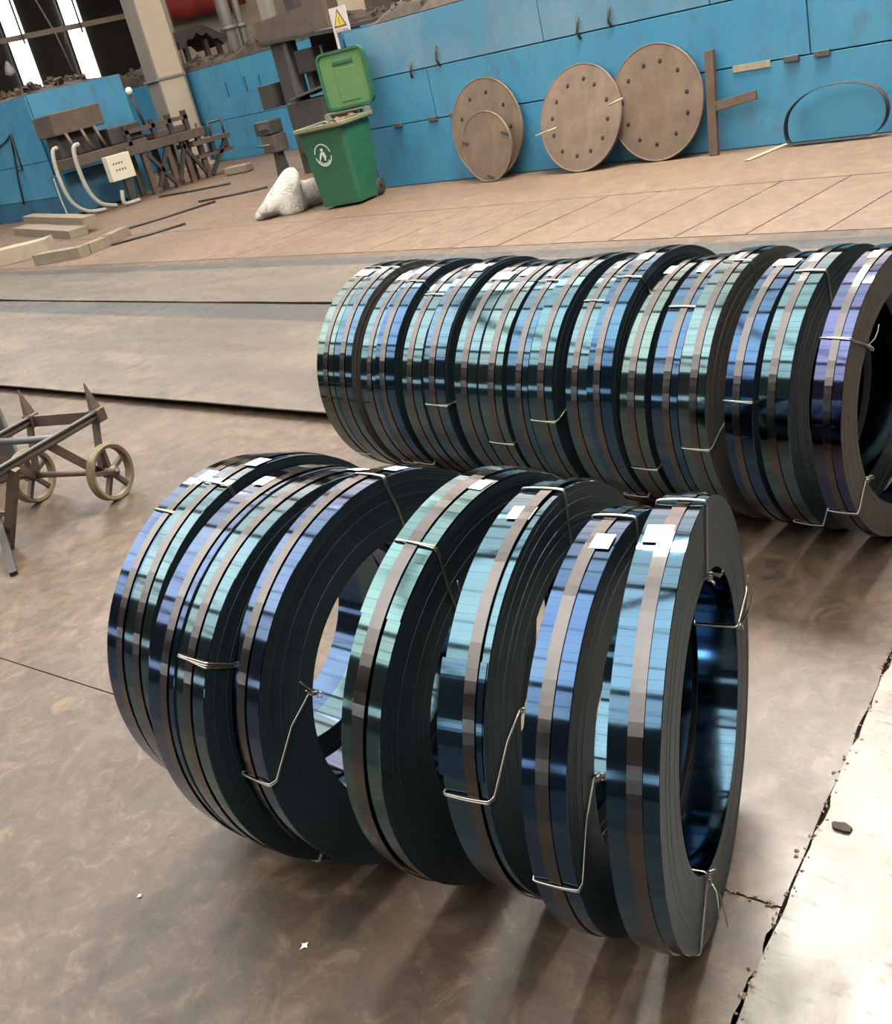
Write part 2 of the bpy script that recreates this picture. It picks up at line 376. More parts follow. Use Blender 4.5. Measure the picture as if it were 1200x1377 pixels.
for i in range(12):                # unseen dark floor added behind the camera to darken the coils' lower reflections
    x0 = -30+i*3.75
    for y0, y1 in ((-4.7, -0.506), (-9.0, -4.706), (-13.6, -9.006)):
        slab([(x0+0.003, y0), (x0+3.747, y0), (x0+3.747, y1), (x0+0.003, y1)], 'floor_dark_unseen')
# crumbs lying in the long joint
cr = MB()
for i in range(150):
    y = rj.uniform(0.6, 2.2); x = J(y)+rj.gauss(0, 0.006); s_ = rj.uniform(0.0015, 0.0045)
    R_ = Matrix.Rotation(rj.uniform(0, 6), 3, Vector((rj.random(), rj.random(), rj.random())).normalized())
    cr.box((x, y, 0.001), (s_*1.7, s_, s_), R_)
for i in range(60):
    x = rj.uniform(-1.05, -0.82); y = S(x)+rj.gauss(0, 0.004); s_ = rj.uniform(0.0015, 0.004)
    cr.box((x, y, 0.001), (s_*1.7, s_, s_), Matrix.Rotation(rj.uniform(0, 6), 3, 'Z'))
o = cr.build('joint_crumbs', 'crumble', base); o['kind'] = 'stuff'

# outer walls
RZ = 9.0
WY0, WY1, WX0, WX1 = -13.6, 36.0, -45.0, 13.5
struct(MB().box(((WX0+WX1)/2, WY0-0.15, RZ/2), (WX1-WX0, 0.3, RZ)).build('wall_back', 'hall_wall'))
struct(MB().box((WX1+0.15, (WY0+WY1)/2, RZ/2), (0.3, WY1-WY0, RZ)).build('wall_right', 'hall_wall'))
struct(MB().box((WX0-0.15, (WY0+WY1)/2, RZ/2), (0.3, WY1-WY0, RZ)).build('wall_left', 'wall_dark'))
struct(MB().box(((WX0+WX1)/2, WY1+0.15, RZ/2), (WX1-WX0, 0.3, RZ)).build('wall_far', 'wall_beige'))
ceil = struct(MB().box(((WX0+WX1)/2, (WY0+WY1)/2, RZ+0.35), (WX1-WX0, WY1-WY0, 0.1)).build('ceiling', 'roof_sheet'))
def light_panel(x0, x1, y0, y1, mat, z=RZ+0.25):
    return MB().box(((x0+x1)/2, (y0+y1)/2, z), (x1-x0, y1-y0, 0.03)).build('roof_light_and_fill', mat, ceil)
for i in range(8):
    x0 = -26.5+i*4.0
    light_panel(x0+0.12, x0+3.88, -7.2, 1.7, 'skylight_clear')
    light_panel(x0+0.12, x0+3.88, 2.1, 5.6, 'skylight_milky')
    light_panel(x0+0.12, x0+3.88, -13.4, -7.6, 'skylight_milky')
light_panel(-5.4, -1.6, 6.0, 9.4, 'skylight_sunny')
light_panel(-13.4, -9.4, 6.0, 9.4, 'fill_far_floor')  # fill panel added over the far floor
light_panel(-24.5, -17.5, 6.5, 9.4, 'fill_left_wall')  # fill panel added to light the left wall and machine
light_panel(-17.2, -13.6, 6.0, 9.4, 'fill_coil_tops')  # from here on, warm fill panels added for the coil tops
light_panel(-9.2, -5.6, 6.0, 9.4, 'fill_coil_tops')
for i in range(7): light_panel(-26.5+i*4.0+0.12, -26.5+i*4.0+3.88, 9.7, 16.0, 'fill_coil_tops'); light_panel(-26.5+i*4.0+0.12, -26.5+i*4.0+3.88, 16.4, 24.0, 'fill_coil_tops')  # more added fill, mirrored in the coil tops and brightening the far hall
for y in (-7.4, 1.9, 8.6):       # longitudinal roof beams
    MB().box((-15.75, y, RZ+0.02), (58.3, 0.34, 0.4)).build('roof_beam', 'beam_dark', ceil)
for i in range(7):
    MB().box((-42.5+i*8.0, -2.6, RZ+0.12), (0.14, 21.8, 0.2)).build('rafter', 'beam_dark', ceil)
for y in (-10.5, -4.4, -1.4, 4.0):
    MB().box((-20, y, RZ+0.17), (48.5, 0.06, 0.1)).build('purlin', 'beam_dark', ceil)
# low strip of windows in the wall behind the camera
for i in range(16):
    x0 = -43+i*3.4
    wf = struct(MB().box((x0+1.6, WY0+0.02, 2.45), (3.2, 0.06, 1.0)).build('window_%d' % (i+1), 'window_glow'))
    fr = MB()
    for dx in (0.03, 1.07, 2.13, 3.17): fr.box((x0+dx, WY0+0.07, 2.45), (0.07, 0.06, 1.06))
    for dz in (-0.53, 0.53): fr.box((x0+1.6, WY0+0.07, 2.45+dz), (3.24, 0.06, 0.07))
    fr.build('window_frame', 'beam_dark', wf)
# tall bright windows in the far end wall
k = 17
for yc in (21.6, 24.25, 18.95, 16.3):
    wf = struct(MB().box((WX0+0.05, yc, 5.2), (0.06, 0.82, 6.4)).build('window_%d' % k, 'window_far')); k += 1
    fr = MB()
    for dz in (1.95, 8.45): fr.box((WX0+0.1, yc, dz), (0.06, 0.9, 0.07))
    for dy in (-0.44, 0.44): fr.box((WX0+0.1, yc+dy, 5.2), (0.08, 0.08, 6.5))
    fr.build('window_frame', 'grey_and_column_shade', wf)

# ================================================================== STEEL SHEETS ON THE FLOOR
def sheet(pts, z0, z1, mat, label):
    """plate whose corner heights differ a little; pts = front-left, front-right, back-right, back-left, z per corner"""
    n = 24; mb = MB(); rr = random.Random(len(label))
    top = []; bot = []
    fl, fr, br, bl = [Vector(p) for p in pts]
    for i in range(n+1):
        t = i/n
        f = fl.lerp(fr, t); b = bl.lerp(br, t); sag = 0.006*math.sin(t*9)+0.004*rr.random()
        top += [(f.x, f.y, f.z+sag), (b.x, b.y, b.z)]
        bot += [(f.x, f.y, f.z+sag-(z1-z0)), (b.x, b.y, b.z-(z1-z0))]
    o_ = len(top); vs = top+bot; fs = []
    for i in range(n):
        a, b, c, d = 2*i, 2*i+2, 2*i+3, 2*i+1
        fs += [(a, b, c, d), (o_+d, o_+c, o_+b, o_+a), (a, o_+a, o_+b, b), (d, c, o_+c, o_+d)]
    fs += [(0, 1, o_+1, o_), (2*n, o_+2*n, o_+2*n+1, 2*n+1)]
    mb.add(vs, fs, 0, False)
    return tag(mb.build('steel_sheet', mat), label, 'steel sheet', 'steel sheets lying on the floor')
sheet([(-16, 2.08, 0.066), (-0.4, 2.90, 0.034), (-0.4, 3.92, 0.030), (-16, 3.92, 0.052)], 0, 0.007, 'sheet_brown', 'wide pale brown steel sheet nearest the camera, front edge raised off the floor')
sheet([(-16, 3.86, 0.036), (-0.4, 3.86, 0.018), (-0.4, 4.45, 0.018), (-16, 4.45, 0.028)], 0, 0.006, 'sheet_dark', 'narrow dark steel sheet between the two brown sheets')
sheet([(-16, 4.30, 0.046), (-0.4, 4.30, 0.032), (-0.4, 5.22, 0.026), (-16, 5.22, 0.030)], 0, 0.007, 'sheet_brown', 'brown steel sheet behind the narrow dark sheet')
sheet([(-16, 5.12, 0.020), (-0.4, 5.12, 0.016), (-0.4, 5.46, 0.012), (-16, 5.46, 0.014)], 0, 0.006, 'sheet_dark', 'dark rearmost steel sheet edging the tan concrete')
for i, x in enumerate((-14.2, -12.0, -9.8, -7.6, -5.4)):
    tag(MB().box((x, 3.3, 0.0135), (0.08, 1.1, 0.026)).build('packing_bar', 'timber_grey'), 'packing bar under the front steel sheet, %s from the coils' % ('fifth', 'fourth', 'third', 'second', 'first')[i], 'packing bar', 'bars under the front sheet')

# ================================================================== COILS OF BLUED STRIP
TK = 0.55            # all temper tints are scaled by this
TEAL = (0.145, 0.247, 0.285); PALE = (0.185, 0.285, 0.290); BLUE = (0.075, 0.155, 0.285); PURP = (0.097, 0.150, 0.280); MID = (0.110, 0.205, 0.290); GREEN = (0.190, 0.275, 0.255)
SEG = 160
def winding(name, R, ri, wd, seed, parent, tint, edge):
    rr = random.Random(seed); prof = []
    nst = 13
    # right face from hole to rim with turns that stand out a little
    rads = sorted([ri+(R-ri)*(i+rr.uniform(-0.3, 0.3))/nst for i in range(1, nst)])
    x = 0.0; prof.append((ri, -0.001)); cur = -rr.random()*0.0012
    for r in rads:
        prof.append((r, cur)); cur = -rr.random()*0.0013; prof.append((r+0.0004, cur))
    prof.append((R-0.001, cur)); nR = len(prof)
    prof.append((R, cur-0.001)); prof.append((R, -wd+0.001)); nO = len(prof)
    cur = -wd+rr.random()*0.0015; prof.append((R-0.001, cur))
    for r in reversed(rads):
        prof.append((r+0.0004, cur)); cur = -wd+rr.random()*0.0013; prof.append((r, cur))
    prof.append((ri, cur)); n = len(prof)
    mb = MB(); vs = []
    jit = [rr.gauss(0, 0.00002) for _ in range(SEG)]
    lo = [0.0009*math.sin(3*2*PI*k/SEG+rr.random()*0)+0.0 for k in range(SEG)]
    for k in range(SEG):
        a = 2*PI*k/SEG
        for i, (r, xx) in enumerate(prof):
            q = r+(jit[k] if r >= R-0.002 else 0)+(jit[(k*7) % SEG] if r <= ri+1e-6 else 0)
            vs.append((xx, q*math.sin(a), q*math.cos(a)))
    F = [[], [], []]
    for k in range(SEG):
        j = (k+1) % SEG
        for i in range(n):
            i2 = (i+1) % n; f = (k*n+i, j*n+i, j*n+i2, k*n+i2)
            if i in (nR, n-1): continue
            (F[0] if i in (nR-1, nR+1) else F[1]).append(f)
    mb.add(vs, F[0], 0, False)
    for f in F[1]: mb.f.append(f); mb.m.append(1); mb.sm.append(False)
    for ia, ib in ((nR, nR+1), (n-1, 0)):          # outer skin and bore, each smooth round the ring
        bv = [vs[k*n+i] for k in range(SEG) for i in (ia, ib)]
        mb.add(bv, [(2*k, 2*((k+1) % SEG), 2*((k+1) % SEG)+1, 2*k+1) for k in range(SEG)], 0, True)
    o = mb.build('steel_winding', ['blued_steel', edge], parent, (0, 0, R)); o.color = (*[c*TK for c in tint], 1)
    return o
def cpt(x, r, t): return Vector((x, -r*math.cos(t), r*math.sin(t)))
def make_wire(root, R, ri, wd, to, ti, knot=True, tails=1, seed=0, rad=0.0016, strands=2, taildir=None, lift=0.0):
    rr = random.Random(seed); mb = MB(); e = 0.0035+lift
    for s_ in range(strands):
        d = (s_-(strands-1)/2)*0.0105; d2 = d*(-0.6 if rr.random() < 0.5 else 0.8)
        A = to+d; B = to+d2; I = ti+d*0.6
        pts = [cpt(0.0022, ri+0.012, I), cpt(0.0022, ri+(R-ri)*0.45, I+(A-I)*0.42), cpt(0.0022, R-0.012, A), cpt(0.0018, R-0.003, A), cpt(0.0005, R+e*0.7, A), cpt(-0.004, R+e, A)]
        for q in range(1, 6):
            t = q/6; pts.append(cpt(-0.004-(wd-0.008)*t, R+e+0.0015*math.sin(PI*t), A+(B-A)*t))
        pts += [cpt(-wd+0.004, R+e, B), cpt(-wd-0.0005, R+e*0.6, B), cpt(-wd-0.0018, R-0.004, B), cpt(-wd-0.002, ri+0.01, I), cpt(-wd-0.0015, ri-0.001, I), cpt(-wd+0.004, ri-e*0.8, I)]
        pts += [cpt(-0.004, ri-e*0.8, I), cpt(0.0008, ri-0.001, I), cpt(0.0026, ri+0.006, I)]
        mb.tube(pts, rad, 6, closed=True)
    if knot:
        c = cpt(0.006, ri+0.004, ti); er = (cpt(0, 1, ti)); et = cpt(0, 1, ti+PI/2); ex = Vector((1, 0, 0))
        hp = []
        for q in range(26):
            t = q/25; ph = t*4*2*PI; hp.append(c+er*(0.018*(t-0.6))+(ex*math.cos(ph)+et*math.sin(ph))*0.0036)
        mb.tube(hp, rad*0.95, 5)
        mb.tube([c+ex*0.001+er*-0.008+et*0.004, c+ex*0.007+er*-0.013, c+ex*0.008-er*0.012-et*0.007, c+ex*0.003-er*0.006-et*0.006], rad, 5)
        for q in range(tails):
            td = taildir[q] if taildir and q < len(taildir) else (rr.uniform(0.01, 0.03), rr.uniform(-0.03, 0.03), rr.uniform(-0.06, 0.06))
            v = ex*td[0]+er*td[1]+et*td[2]
            mb.tube([c+er*0.005, c+v*0.35+ex*0.006, c+v*0.7+ex*0.004+Vector((0, 0, -0.002)), c+v], [rad, rad, rad*0.95, rad*0.8], 5)
    return mb.build('tie_wire', 'wire_steel', root, (0, 0, R))
ORD = ['first', 'second', 'third', 'fourth', 'fifth', 'sixth', 'seventh', 'eighth', 'ninth', 'tenth', 'eleventh', 'twelfth', 'thirteenth', 'fourteenth', 'fifteenth', 'sixteenth', 'seventeenth', 'eighteenth']
def coil(cx, cy, yaw, R, ri, wd, tilt, tint, label, group, seed, edge='coil_edge', strap=(0.5, 0.3), spec=None):
    """cx, cy = camera-frame ground position of the right face's centre"""
    a8 = yaw-HALL; hx, hy, _ = hallv((cx, cy, 0))
    root = empty('steel_strip_coil', (hx, hy, 0), label, 'steel coil', group)
    rot = Matrix.Rotation(a8, 3, 'Z') @ Matrix.Rotation(-tilt, 3, 'Y')
    C = Vector((hx, hy, R*math.cos(tilt)))
    foot = C-rot @ Vector((0, 0, R))
    foot.z += max(0.0, -(-math.sin(tilt)*wd))*0
    root.location = foot; root.rotation_euler = rot.to_euler()
    winding('w', R, ri, wd, seed, root, tint, edge)
    def theta(py, frac=0.5, r=None):
        best = None
        for i in range(-80, 121):
            t = math.radians(i); P = C+rot @ cpt(-wd*frac, r or R, t); e_ = abs(project(P)[1]-py)
            if best is None or e_ < best[0]: best = (e_, t)
        return best[1]
    sc, sw = strap
    mb = MB(); n = 120; x0 = -wd*(sc-sw/2); x1 = -wd*(sc+sw/2); r0, r1 = R+0.0004, R+0.0026; rr = random.Random(seed+5)
    prof = [(r0, x0), (r1, x0), (r1, x1), (r0, x1)]
    vs = []
    for k in range(n):
        a = 2*PI*k/n; wob = 0.0014*math.sin(a*2+seed)+0.0006*math.sin(a*5+seed*2); jr = rr.gauss(0, 0.00012)
        for r, x in prof: vs.append((x+wob, (r+jr)*math.sin(a), (r+jr)*math.cos(a)))
    fs = [(k*4+i, ((k+1) % n)*4+i, ((k+1) % n)*4+(i+1) % 4, k*4+(i+1) % 4) for k in range(n) for i in range(4)]
    mb.add(vs, fs); mb.build('steel_strap', 'strap_steel', root, (0, 0, R))
    # crimped seal on the strap
    if spec and spec.get('seal'):
        t = theta(spec['seal'], sc); arc_shell(R+0.0026, R+0.0045, x1-0.0015, x0+0.0015, t-0.045, t+0.045, 4).build('strap_seal', 'strap_steel', root, (0, 0, R))
    for lb in (spec or {}).get('labels', []):
        py, f0, f1, da = lb; t = theta(py, (f0+f1)/2)
        arc_shell(R+0.0030, R+0.0034, -wd*f1, -wd*f0, t-da, t+da, 6).build('paper_label', 'paper', root, (0, 0, R))
    for tl in (spec or {}).get('tails', []):
        py, span, dx = tl; t = theta(py)
        o = arc_shell(R+0.0002, R+0.0019, -wd+dx, dx, t, t+span, 30).build('strip_end', 'blued_steel', root, (0, 0, R)); o.color = (*[c*TK for c in tint], 1)
        for ch in root.children:
            if ch.name.startswith('steel_strap'): ch.scale = (1, 1+0.0022/R, 1+0.0022/R)
    for i, wr in enumerate((spec or {}).get('wires', [])):
        if isinstance(wr, dict):
            to = theta(wr['o']) if 'o' in wr else math.radians(wr['od'])
            ti = to+math.radians(wr.get('di', 0))
            make_wire(root, R, ri, wd, to, ti, wr.get('knot', True), wr.get('tails', 1), seed+i, strands=wr.get('n', 2), taildir=wr.get('td'), lift=0.002 if (spec or {}).get('tails') else 0)
        else:
            make_wire(root, R, ri, wd, theta(wr), theta(wr), True, 1, seed+i, lift=0.002 if (spec or {}).get('tails') else 0)
    # a loose inner turn hanging in the hole
    if spec and spec.get('inner'):
        t0, t1, sag, xw = spec['inner']; mb = MB(); vs = []; n = 40
        for i in range(n+1):
            u = i/n; t = math.radians(t0+(t1-t0)*u); r = ri-0.003-sag*math.sin(PI*u)
            for x, rq in ((xw[0], r), (xw[1], r), (xw[1], r-0.0016), (xw[0], r-0.0016)): vs.append(cpt(x, rq, t))
        fs = []
        for i in range(n):
            for q in range(4): fs.append((i*4+q, i*4+(q+1) % 4, (i+1)*4+(q+1) % 4, (i+1)*4+q))
        fs += [(0, 1, 2, 3), (n*4+3, n*4+2, n*4+1, n*4)]
        mb.add(vs, fs, 0, False); mb.build('loose_band', 'black_band', root, (0, 0, R))
    return root
def ap(al, pe): return al*0.6967-pe*0.7174, -al*0.7174-pe*0.6967
FG, BG = 'coils in the front row', 'coils in the back row'
f = ap(-1.845, -1.195); coil(*f, -0.80, 0.385, 0.255, 0.083, 0, (0.105, 0.175, 0.29), 'blue steel coil at the far left end of the front row', FG, 11, strap=(0.42, 0.26),
     spec=dict(labels=[(640, 0.15, 0.62, 0.05)], wires=[dict(o=690, knot=False), dict(od=-48)]))
f = ap(-1.755, -1.19); coil(*f, -0.80, 0.391, 0.255, 0.085, 0, TEAL, 'teal steel coil second from left in the front row, with bare gap to its right', FG, 12, strap=(0.5, 0.26),
     spec=dict(labels=[(622, 0.05, 0.5, 0.055)], wires=[dict(o=652, di=4, tails=1), dict(od=-52)]))
f = ap(-1.598, -1.14); coil(*f, -0.80, 0.394, 0.258, 0.083, 0, (0.110, 0.165, 0.280), 'violet-blue steel coil third from left in the front row', FG, 13, strap=(0.36, 0.26),
     spec=dict(labels=[(648, 0.5, 0.9, 0.045)], wires=[dict(od=-46)]))
f = ap(-1.510, -1.14); coil(*f, -0.80, 0.393, 0.262, 0.083, 0, TEAL, 'pale teal steel coil fourth in the front row, wire tied round its side', FG, 14, strap=(0.56, 0.26),
     spec=dict(labels=[(633, 0.1, 0.5, 0.05)], wires=[dict(o=887, n=3), dict(od=-50)]))
coil(-0.1309, 1.8267, -0.8014, 0.393, 0.2716, 0.0766, 0, PURP, 'violet-blue steel coil fifth in the front row, wide open hole facing the camera', FG, 15, strap=(0.62, 0.28),
     spec=dict(labels=[(632, 0.05, 0.5, 0.045)], inner=(125, 330, 0.035, (-0.006, 0.006)),
               wires=[dict(o=640, di=6, tails=1, td=[(0.05, -0.01, -0.03)]), dict(o=1048, di=22, tails=2, td=[(0.02, 0.05, 0.035), (0.03, 0.045, 0.02)]), dict(od=185)]))
coil(0.0445, 1.7071, -0.7285, 0.3892, 0.255, 0.083, -0.0763, (0.165, 0.29, 0.295), 'pale teal steel coil sixth in the front row with its cut strip end showing', FG, 16, strap=(0.55, 0.3),
     spec=dict(labels=[(652, 0.08, 0.62, 0.05)], tails=[(832, 1.55, -0.002)], seal=940, wires=[dict(o=735, di=-6, tails=2, td=[(0.02, 0.07, 0.02), (0.03, 0.0, 0.03)])]))
coil(0.1718, 1.6399, -0.6274, 0.375, 0.255, 0.0812, -0.0161, (0.115, 0.225, 0.295), 'blue-teal steel coil third from the right end of the front row, loose flap low down', FG, 17, strap=(0.34, 0.26),
     spec=dict(labels=[(690, 0.2, 0.75, 0.05)], tails=[(1047, 0.5, -0.004)], wires=[dict(o=1072, di=20, tails=1), dict(od=97, knot=False)]))
coil(0.2521, 1.5187, -0.5839, 0.3635, 0.255, 0.0725, -0.0392, (0.085, 0.158, 0.28), 'deep blue steel coil second from the right end of the front row', FG, 18, strap=(0.52, 0.29),
     spec=dict(labels=[(730, 0.1, 0.55, 0.055)], wires=[dict(o=1190, di=24, tails=0), dict(od=99, knot=False)]))
coil(0.3465, 1.4608, -0.5021, 0.3748, 0.2536, 0.0762, -0.0597, (0.105, 0.2, 0.28), 'blue steel coil at the right end of the front row, nearest the pale slab', FG, 19, strap=(0.45, 0.29), edge='coil_edge',
     spec=dict(labels=[(720, 0.35, 0.9, 0.06)], seal=None, inner=(35, -35, 0.012, (-0.066, -0.05)),
               wires=[dict(od=101, di=-3, tails=2, td=[(0.03, 0.03, -0.05), (0.02, 0.01, -0.02)]), dict(od=-52, di=-4, tails=2, td=[(0.02, 0.06, 0.012), (0.03, 0.08, -0.02)]), dict(od=176, tails=2, td=[(0.02, 0.005, -0.11), (0.03, -0.004, -0.09)])]))
C18 = (1.2439, 2.5608); YB = -0.8574; ab = (math.cos(YB), math.sin(YB))
BR = [(1.977, 1.879, 0.386, GREEN), (1.879, 1.777, 0.387, (0.12, 0.215, 0.28)), (1.745, 1.659, 0.379, TEAL), (1.659, 1.557, 0.386, BLUE), (1.535, 1.438, 0.377, TEAL), (1.420, 1.317, 0.386, MID),
      (1.290, 1.186, 0.377, TEAL), (1.183, 1.080, 0.377, PALE), (1.064, 0.975, 0.379, MID), (0.972, 0.875, 0.384, (0.12, 0.235, 0.29)), (0.833, 0.747, 0.381, TEAL), (0.747, 0.657, 0.391, (0.085, 0.18, 0.28)),
      (0.651, 0.560, 0.374, GREEN), (0.541, 0.453, 0.377, (0.10, 0.185, 0.28)), (0.451, 0.363, 0.384, PALE), (0.320, 0.235, 0.374, BLUE), (0.217, 0.132, 0.382, (0.14, 0.25, 0.285)), (0.078, -0.002, 0.381, (0.135, 0.160, 0.285))]
BW = {1: [dict(o=360, knot=False, n=1), dict(od=-38)], 2: [dict(o=360, di=5, tails=0)], 3: [dict(od=-42)], 4: [dict(o=379, di=4, tails=0), dict(od=-40)], 5: [dict(o=396, knot=False)], 6: [dict(o=543, n=2)],
      7: [dict(od=-40)], 8: [dict(o=595)], 9: [dict(o=378, knot=False)], 10: [dict(o=566, di=6)], 11: [dict(o=404, knot=False)], 12: [dict(o=374, di=4), dict(od=-42)], 13: [dict(o=628)], 14: [dict(o=412, knot=False)],
      15: [dict(o=602, di=8), dict(od=80)], 16: [dict(o=540)], 17: [dict(o=366, di=-3, tails=2, td=[(0.02, 0.05, 0.06), (0.03, 0.03, 0.05)]), dict(od=-48)], 18: [dict(o=456, di=3), dict(od=-30, di=5, tails=0), dict(od=180)]}
BE = {2: 'coil_edge_dusty', 15: 'coil_edge_dusty', 18: 'coil_edge_dusty'}
BD = ['pale green steel coil at the far left end of the back row', 'blue-grey steel coil with dusty side, second in the back row', 'teal steel coil third from left in the back row', 'deep blue steel coil fourth from left in the back row']
names = ['greenish', 'blue-grey', 'teal', 'deep blue', 'teal', 'mid-blue', 'teal', 'pale teal', 'mid-blue', 'light blue', 'teal', 'blue', 'pale green', 'blue', 'pale teal', 'blue', 'light teal', 'violet']
for i, (sl, sr, R, tint) in enumerate(BR):
    rb = random.Random(100+i)
    cx = C18[0]-ab[0]*(sr+0.002); cy = C18[1]-ab[1]*(sr+0.002)
    if i == 0: lab = 'greenish steel coil at the far left end of the back row'
    elif i == 17: lab = 'violet steel coil at the right end of the back row, its hole in view'
    else: lab = '%s steel coil, %s from the left in the back row' % (names[i], ORD[i])
    coil(cx, cy, YB, R, 0.292 if i == 17 else 0.272, sl-sr-0.004, 0, tint, lab, BG, 40+i, BE.get(i+1, 'coil_edge'), strap=(rb.uniform(0.42, 0.6), 0.26),
         spec=dict(labels=[(project(Vector((*hallv((cx, cy, 0))[:2], 2*R)))[1]+rb.uniform(6, 16), rb.choice((0.1, 0.35, 0.5)), rb.choice((0.7, 0.8, 0.9)), 0.058)], wires=BW[i+1],
                   inner=(150, 210, 0.01, (-0.03, -0.02)) if i == 17 else None))

# ================================================================== BLUE WALL ON THE RIGHT
WY = 8.45
w1 = struct(MB().box((-1.45, WY+0.30, 0.85), (16.9, 0.52, 1.70)).build('wall_blue', 'paint_blue_dark'))
def panels(rows, y, parent, th=0.025):
    for z0, z1, xs_, mat in rows:
        for x0, x1 in zip(xs_[:-1], xs_[1:]):
            MB().box(((x0+x1)/2, y+th/2+random.uniform(0, 0.004), (z0+z1)/2), (x1-x0-0.012, th, z1-z0-0.012)).build('panel', mat, parent, bevel=0.002)
panels([(0.0, 0.66, (-9.9, -6.85, -2.9, 1.0, 4.0, 7.0), 'paint_blue'), (0.66, 1.17, (-9.9, -8.73, -4.46, -0.4, 3.6, 7.0), 'paint_blue'),
        (1.17, 1.70, (-9.9, -7.1, -5.3, -1.5, 2.5, 7.0), 'paint_blue_faded')], WY, w1)
for x, z in ((-9.35, 0.66), (-8.78, 0.665), (-8.45, 0.67), (-4.62, 0.655), (-4.36, 0.655), (-1.7, 0.655)):
    MB().box((x, WY-0.008, z), (0.13, 0.03, 0.045)).build('hinge_tab', 'iron_grey', w1, bevel=0.004)
for x, z, h in ((-8.93, 1.18, 0.15), (-8.51, 1.26, 0.20), (-6.66, 1.22, 0.19), (-6.30, 1.25, 0.16)):
    mb = MB(); mb.tube([(x, WY-0.005, z+h/2), (x+0.01, WY-0.03, z+h*0.2), (x-0.01, WY-0.03, z-h*0.2), (x-0.03 if x < -8.8 else x, WY-0.006, z-h/2)], 0.012, 6)
    mb.build('hook', 'iron_dark', w1)
MB().box((-4.98, WY-0.004, 0.645), (0.34, 0.012, 0.05)).build('sticker', 'timber_pale', w1)
# left end of the wall: doubled plate edge
MB().box((-9.96, WY+0.25, 0.86), (0.06, 0.5, 1.72)).build('end_plate', 'paint_blue_dark', w1)

# rubble banked along the wall tops
def rubble(name, x0, x1, y0, y1, z, h, label, n, seed, smin=0.02, smax=0.07):
    rr = random.Random(seed); mb = MB(); nx, ny = max(8, int((x1-x0)*7)), 9
    vs = []
    for i in range(nx+1):
        for j in range(ny+1):
            u = j/ny; x = x0+(x1-x0)*i/nx; y = y0+(y1-y0)*u
            k = math.sin(PI*u)**0.6*min(1, i/4, (nx-i)/4)
            vs.append((x+rr.uniform(-.03, .03), y+rr.uniform(-.02, .02), z+0.004+k*h*(0.55+0.45*math.sin(x*1.7+seed)*math.sin(x*0.63+1))+rr.uniform(0, .05)*k))
    mb.add(vs, [(i*(ny+1)+j, (i+1)*(ny+1)+j, (i+1)*(ny+1)+j+1, i*(ny+1)+j+1) for i in range(nx) for j in range(ny)], 0, False)
    for _ in range(n):
        x = rr.uniform(x0, x1); u = rr.uniform(0.08, 0.92); y = y0+(y1-y0)*u; k = math.sin(PI*u)**0.6*min(1, (x-x0)*1.7, (x1-x)*1.7)
        zz = z+k*h*(0.55+0.45*math.sin(x*1.7+seed)*math.sin(x*0.63+1))+0.02; s_ = rr.uniform(smin, smax)
        R_ = Matrix.Rotation(rr.uniform(0, 6), 3, Vector((rr.random()-.5, rr.random()-.5, rr.random()-.5)).normalized())
        zz = max(zz, z+s_*1.25)
        mb.box((x, y, zz), (s_*rr.uniform(.8, 2), s_, s_*rr.uniform(.5, 1)), R_, taper=(rr.uniform(.4, .9), rr.uniform(.4, .9)))
    o = mb.build(name, 'rubble'); return tag(o, label, 'rubble', kind='stuff')
rubble('rubble_bank', -9.55, 6.5, WY+0.02, WY+0.55, 1.70, 0.20, 'brown earth and rubble heaped along the top of the right blue wall', 420, 5)

# ------------------------------------------------------------------ round plates leaning on the wall
def disc(px, py, r, y_top, label, nb, seed, holes=True, th=0.022, mat='rust_plate', rb=0.7, rot0=0.0):
    B = onG(px, py); rr = random.Random(seed)
    tl = math.atan2(max(0.03, y_top-B.y), 2*r)
    root = empty('round_plate', (B.x, B.y, 0.002), label, 'round plate', 'round plates leaning on the blue wall'); root.rotation_euler = (-tl, 0, 0)
    mb = MB(); seg = 72; vs = []
    prof = [(0.0001, -th/2), (r*0.5, -th/2), (r*0.97, -th/2+0.001), (r*0.99, -th/2-0.003), (r, -th/2), (r, th/2), (0.0001, th/2)]
    mb.lathe([(p, q) for p, q in prof], seg, 'Y', smooth=False, c=(0, 0, r))
    mb.build('plate', mat, root)
    if holes:
        for i in range(nb):
            a = 2*PI*i/nb+rot0+rr.uniform(-.06, .06); q = r*rb*rr.uniform(0.97, 1.03)
            h = MB(); h.lathe([(0.0001, -0.004), (0.016, -0.004), (0.021, 0.0)], 10, 'Y', c=(q*math.sin(a), -th/2, r+q*math.cos(a))); h.build('bolt', 'hole_black', root)
    return root
disc(663, 240.5, 0.49, WY-0.02, 'leftmost large round rusty plate leaning on the blue wall', 9, 1, rot0=0.2)
disc(781, 231.5, 0.478, WY-0.02, 'middle large round rusty plate with bolt heads leaning on the blue wall', 12, 2, rot0=0.1)
disc(887, 217.0, 0.49, WY-0.02, 'right large round rusty plate with pale worn rim beside the T-shaped bracket', 11, 3, rot0=0.25)
_b1 = onG(663, 240.5); _b4 = onG(661, 244.5)
d4 = disc(661, 244.5, 0.34, _b4.y+0.68*(WY-0.02-_b1.y)/1.0, 'smaller round plate standing in front of the leftmost large plate', 0, 4, holes=False)
for a in (-1.35, 1.2, 3.1):
    h = MB(); h.box((0.29*math.sin(a), -0.014, 0.34+0.29*math.cos(a)), (0.09, 0.012, 0.022), Matrix.Rotation(0.3, 3, 'Y')); h.build('lug', 'iron_dark', d4)
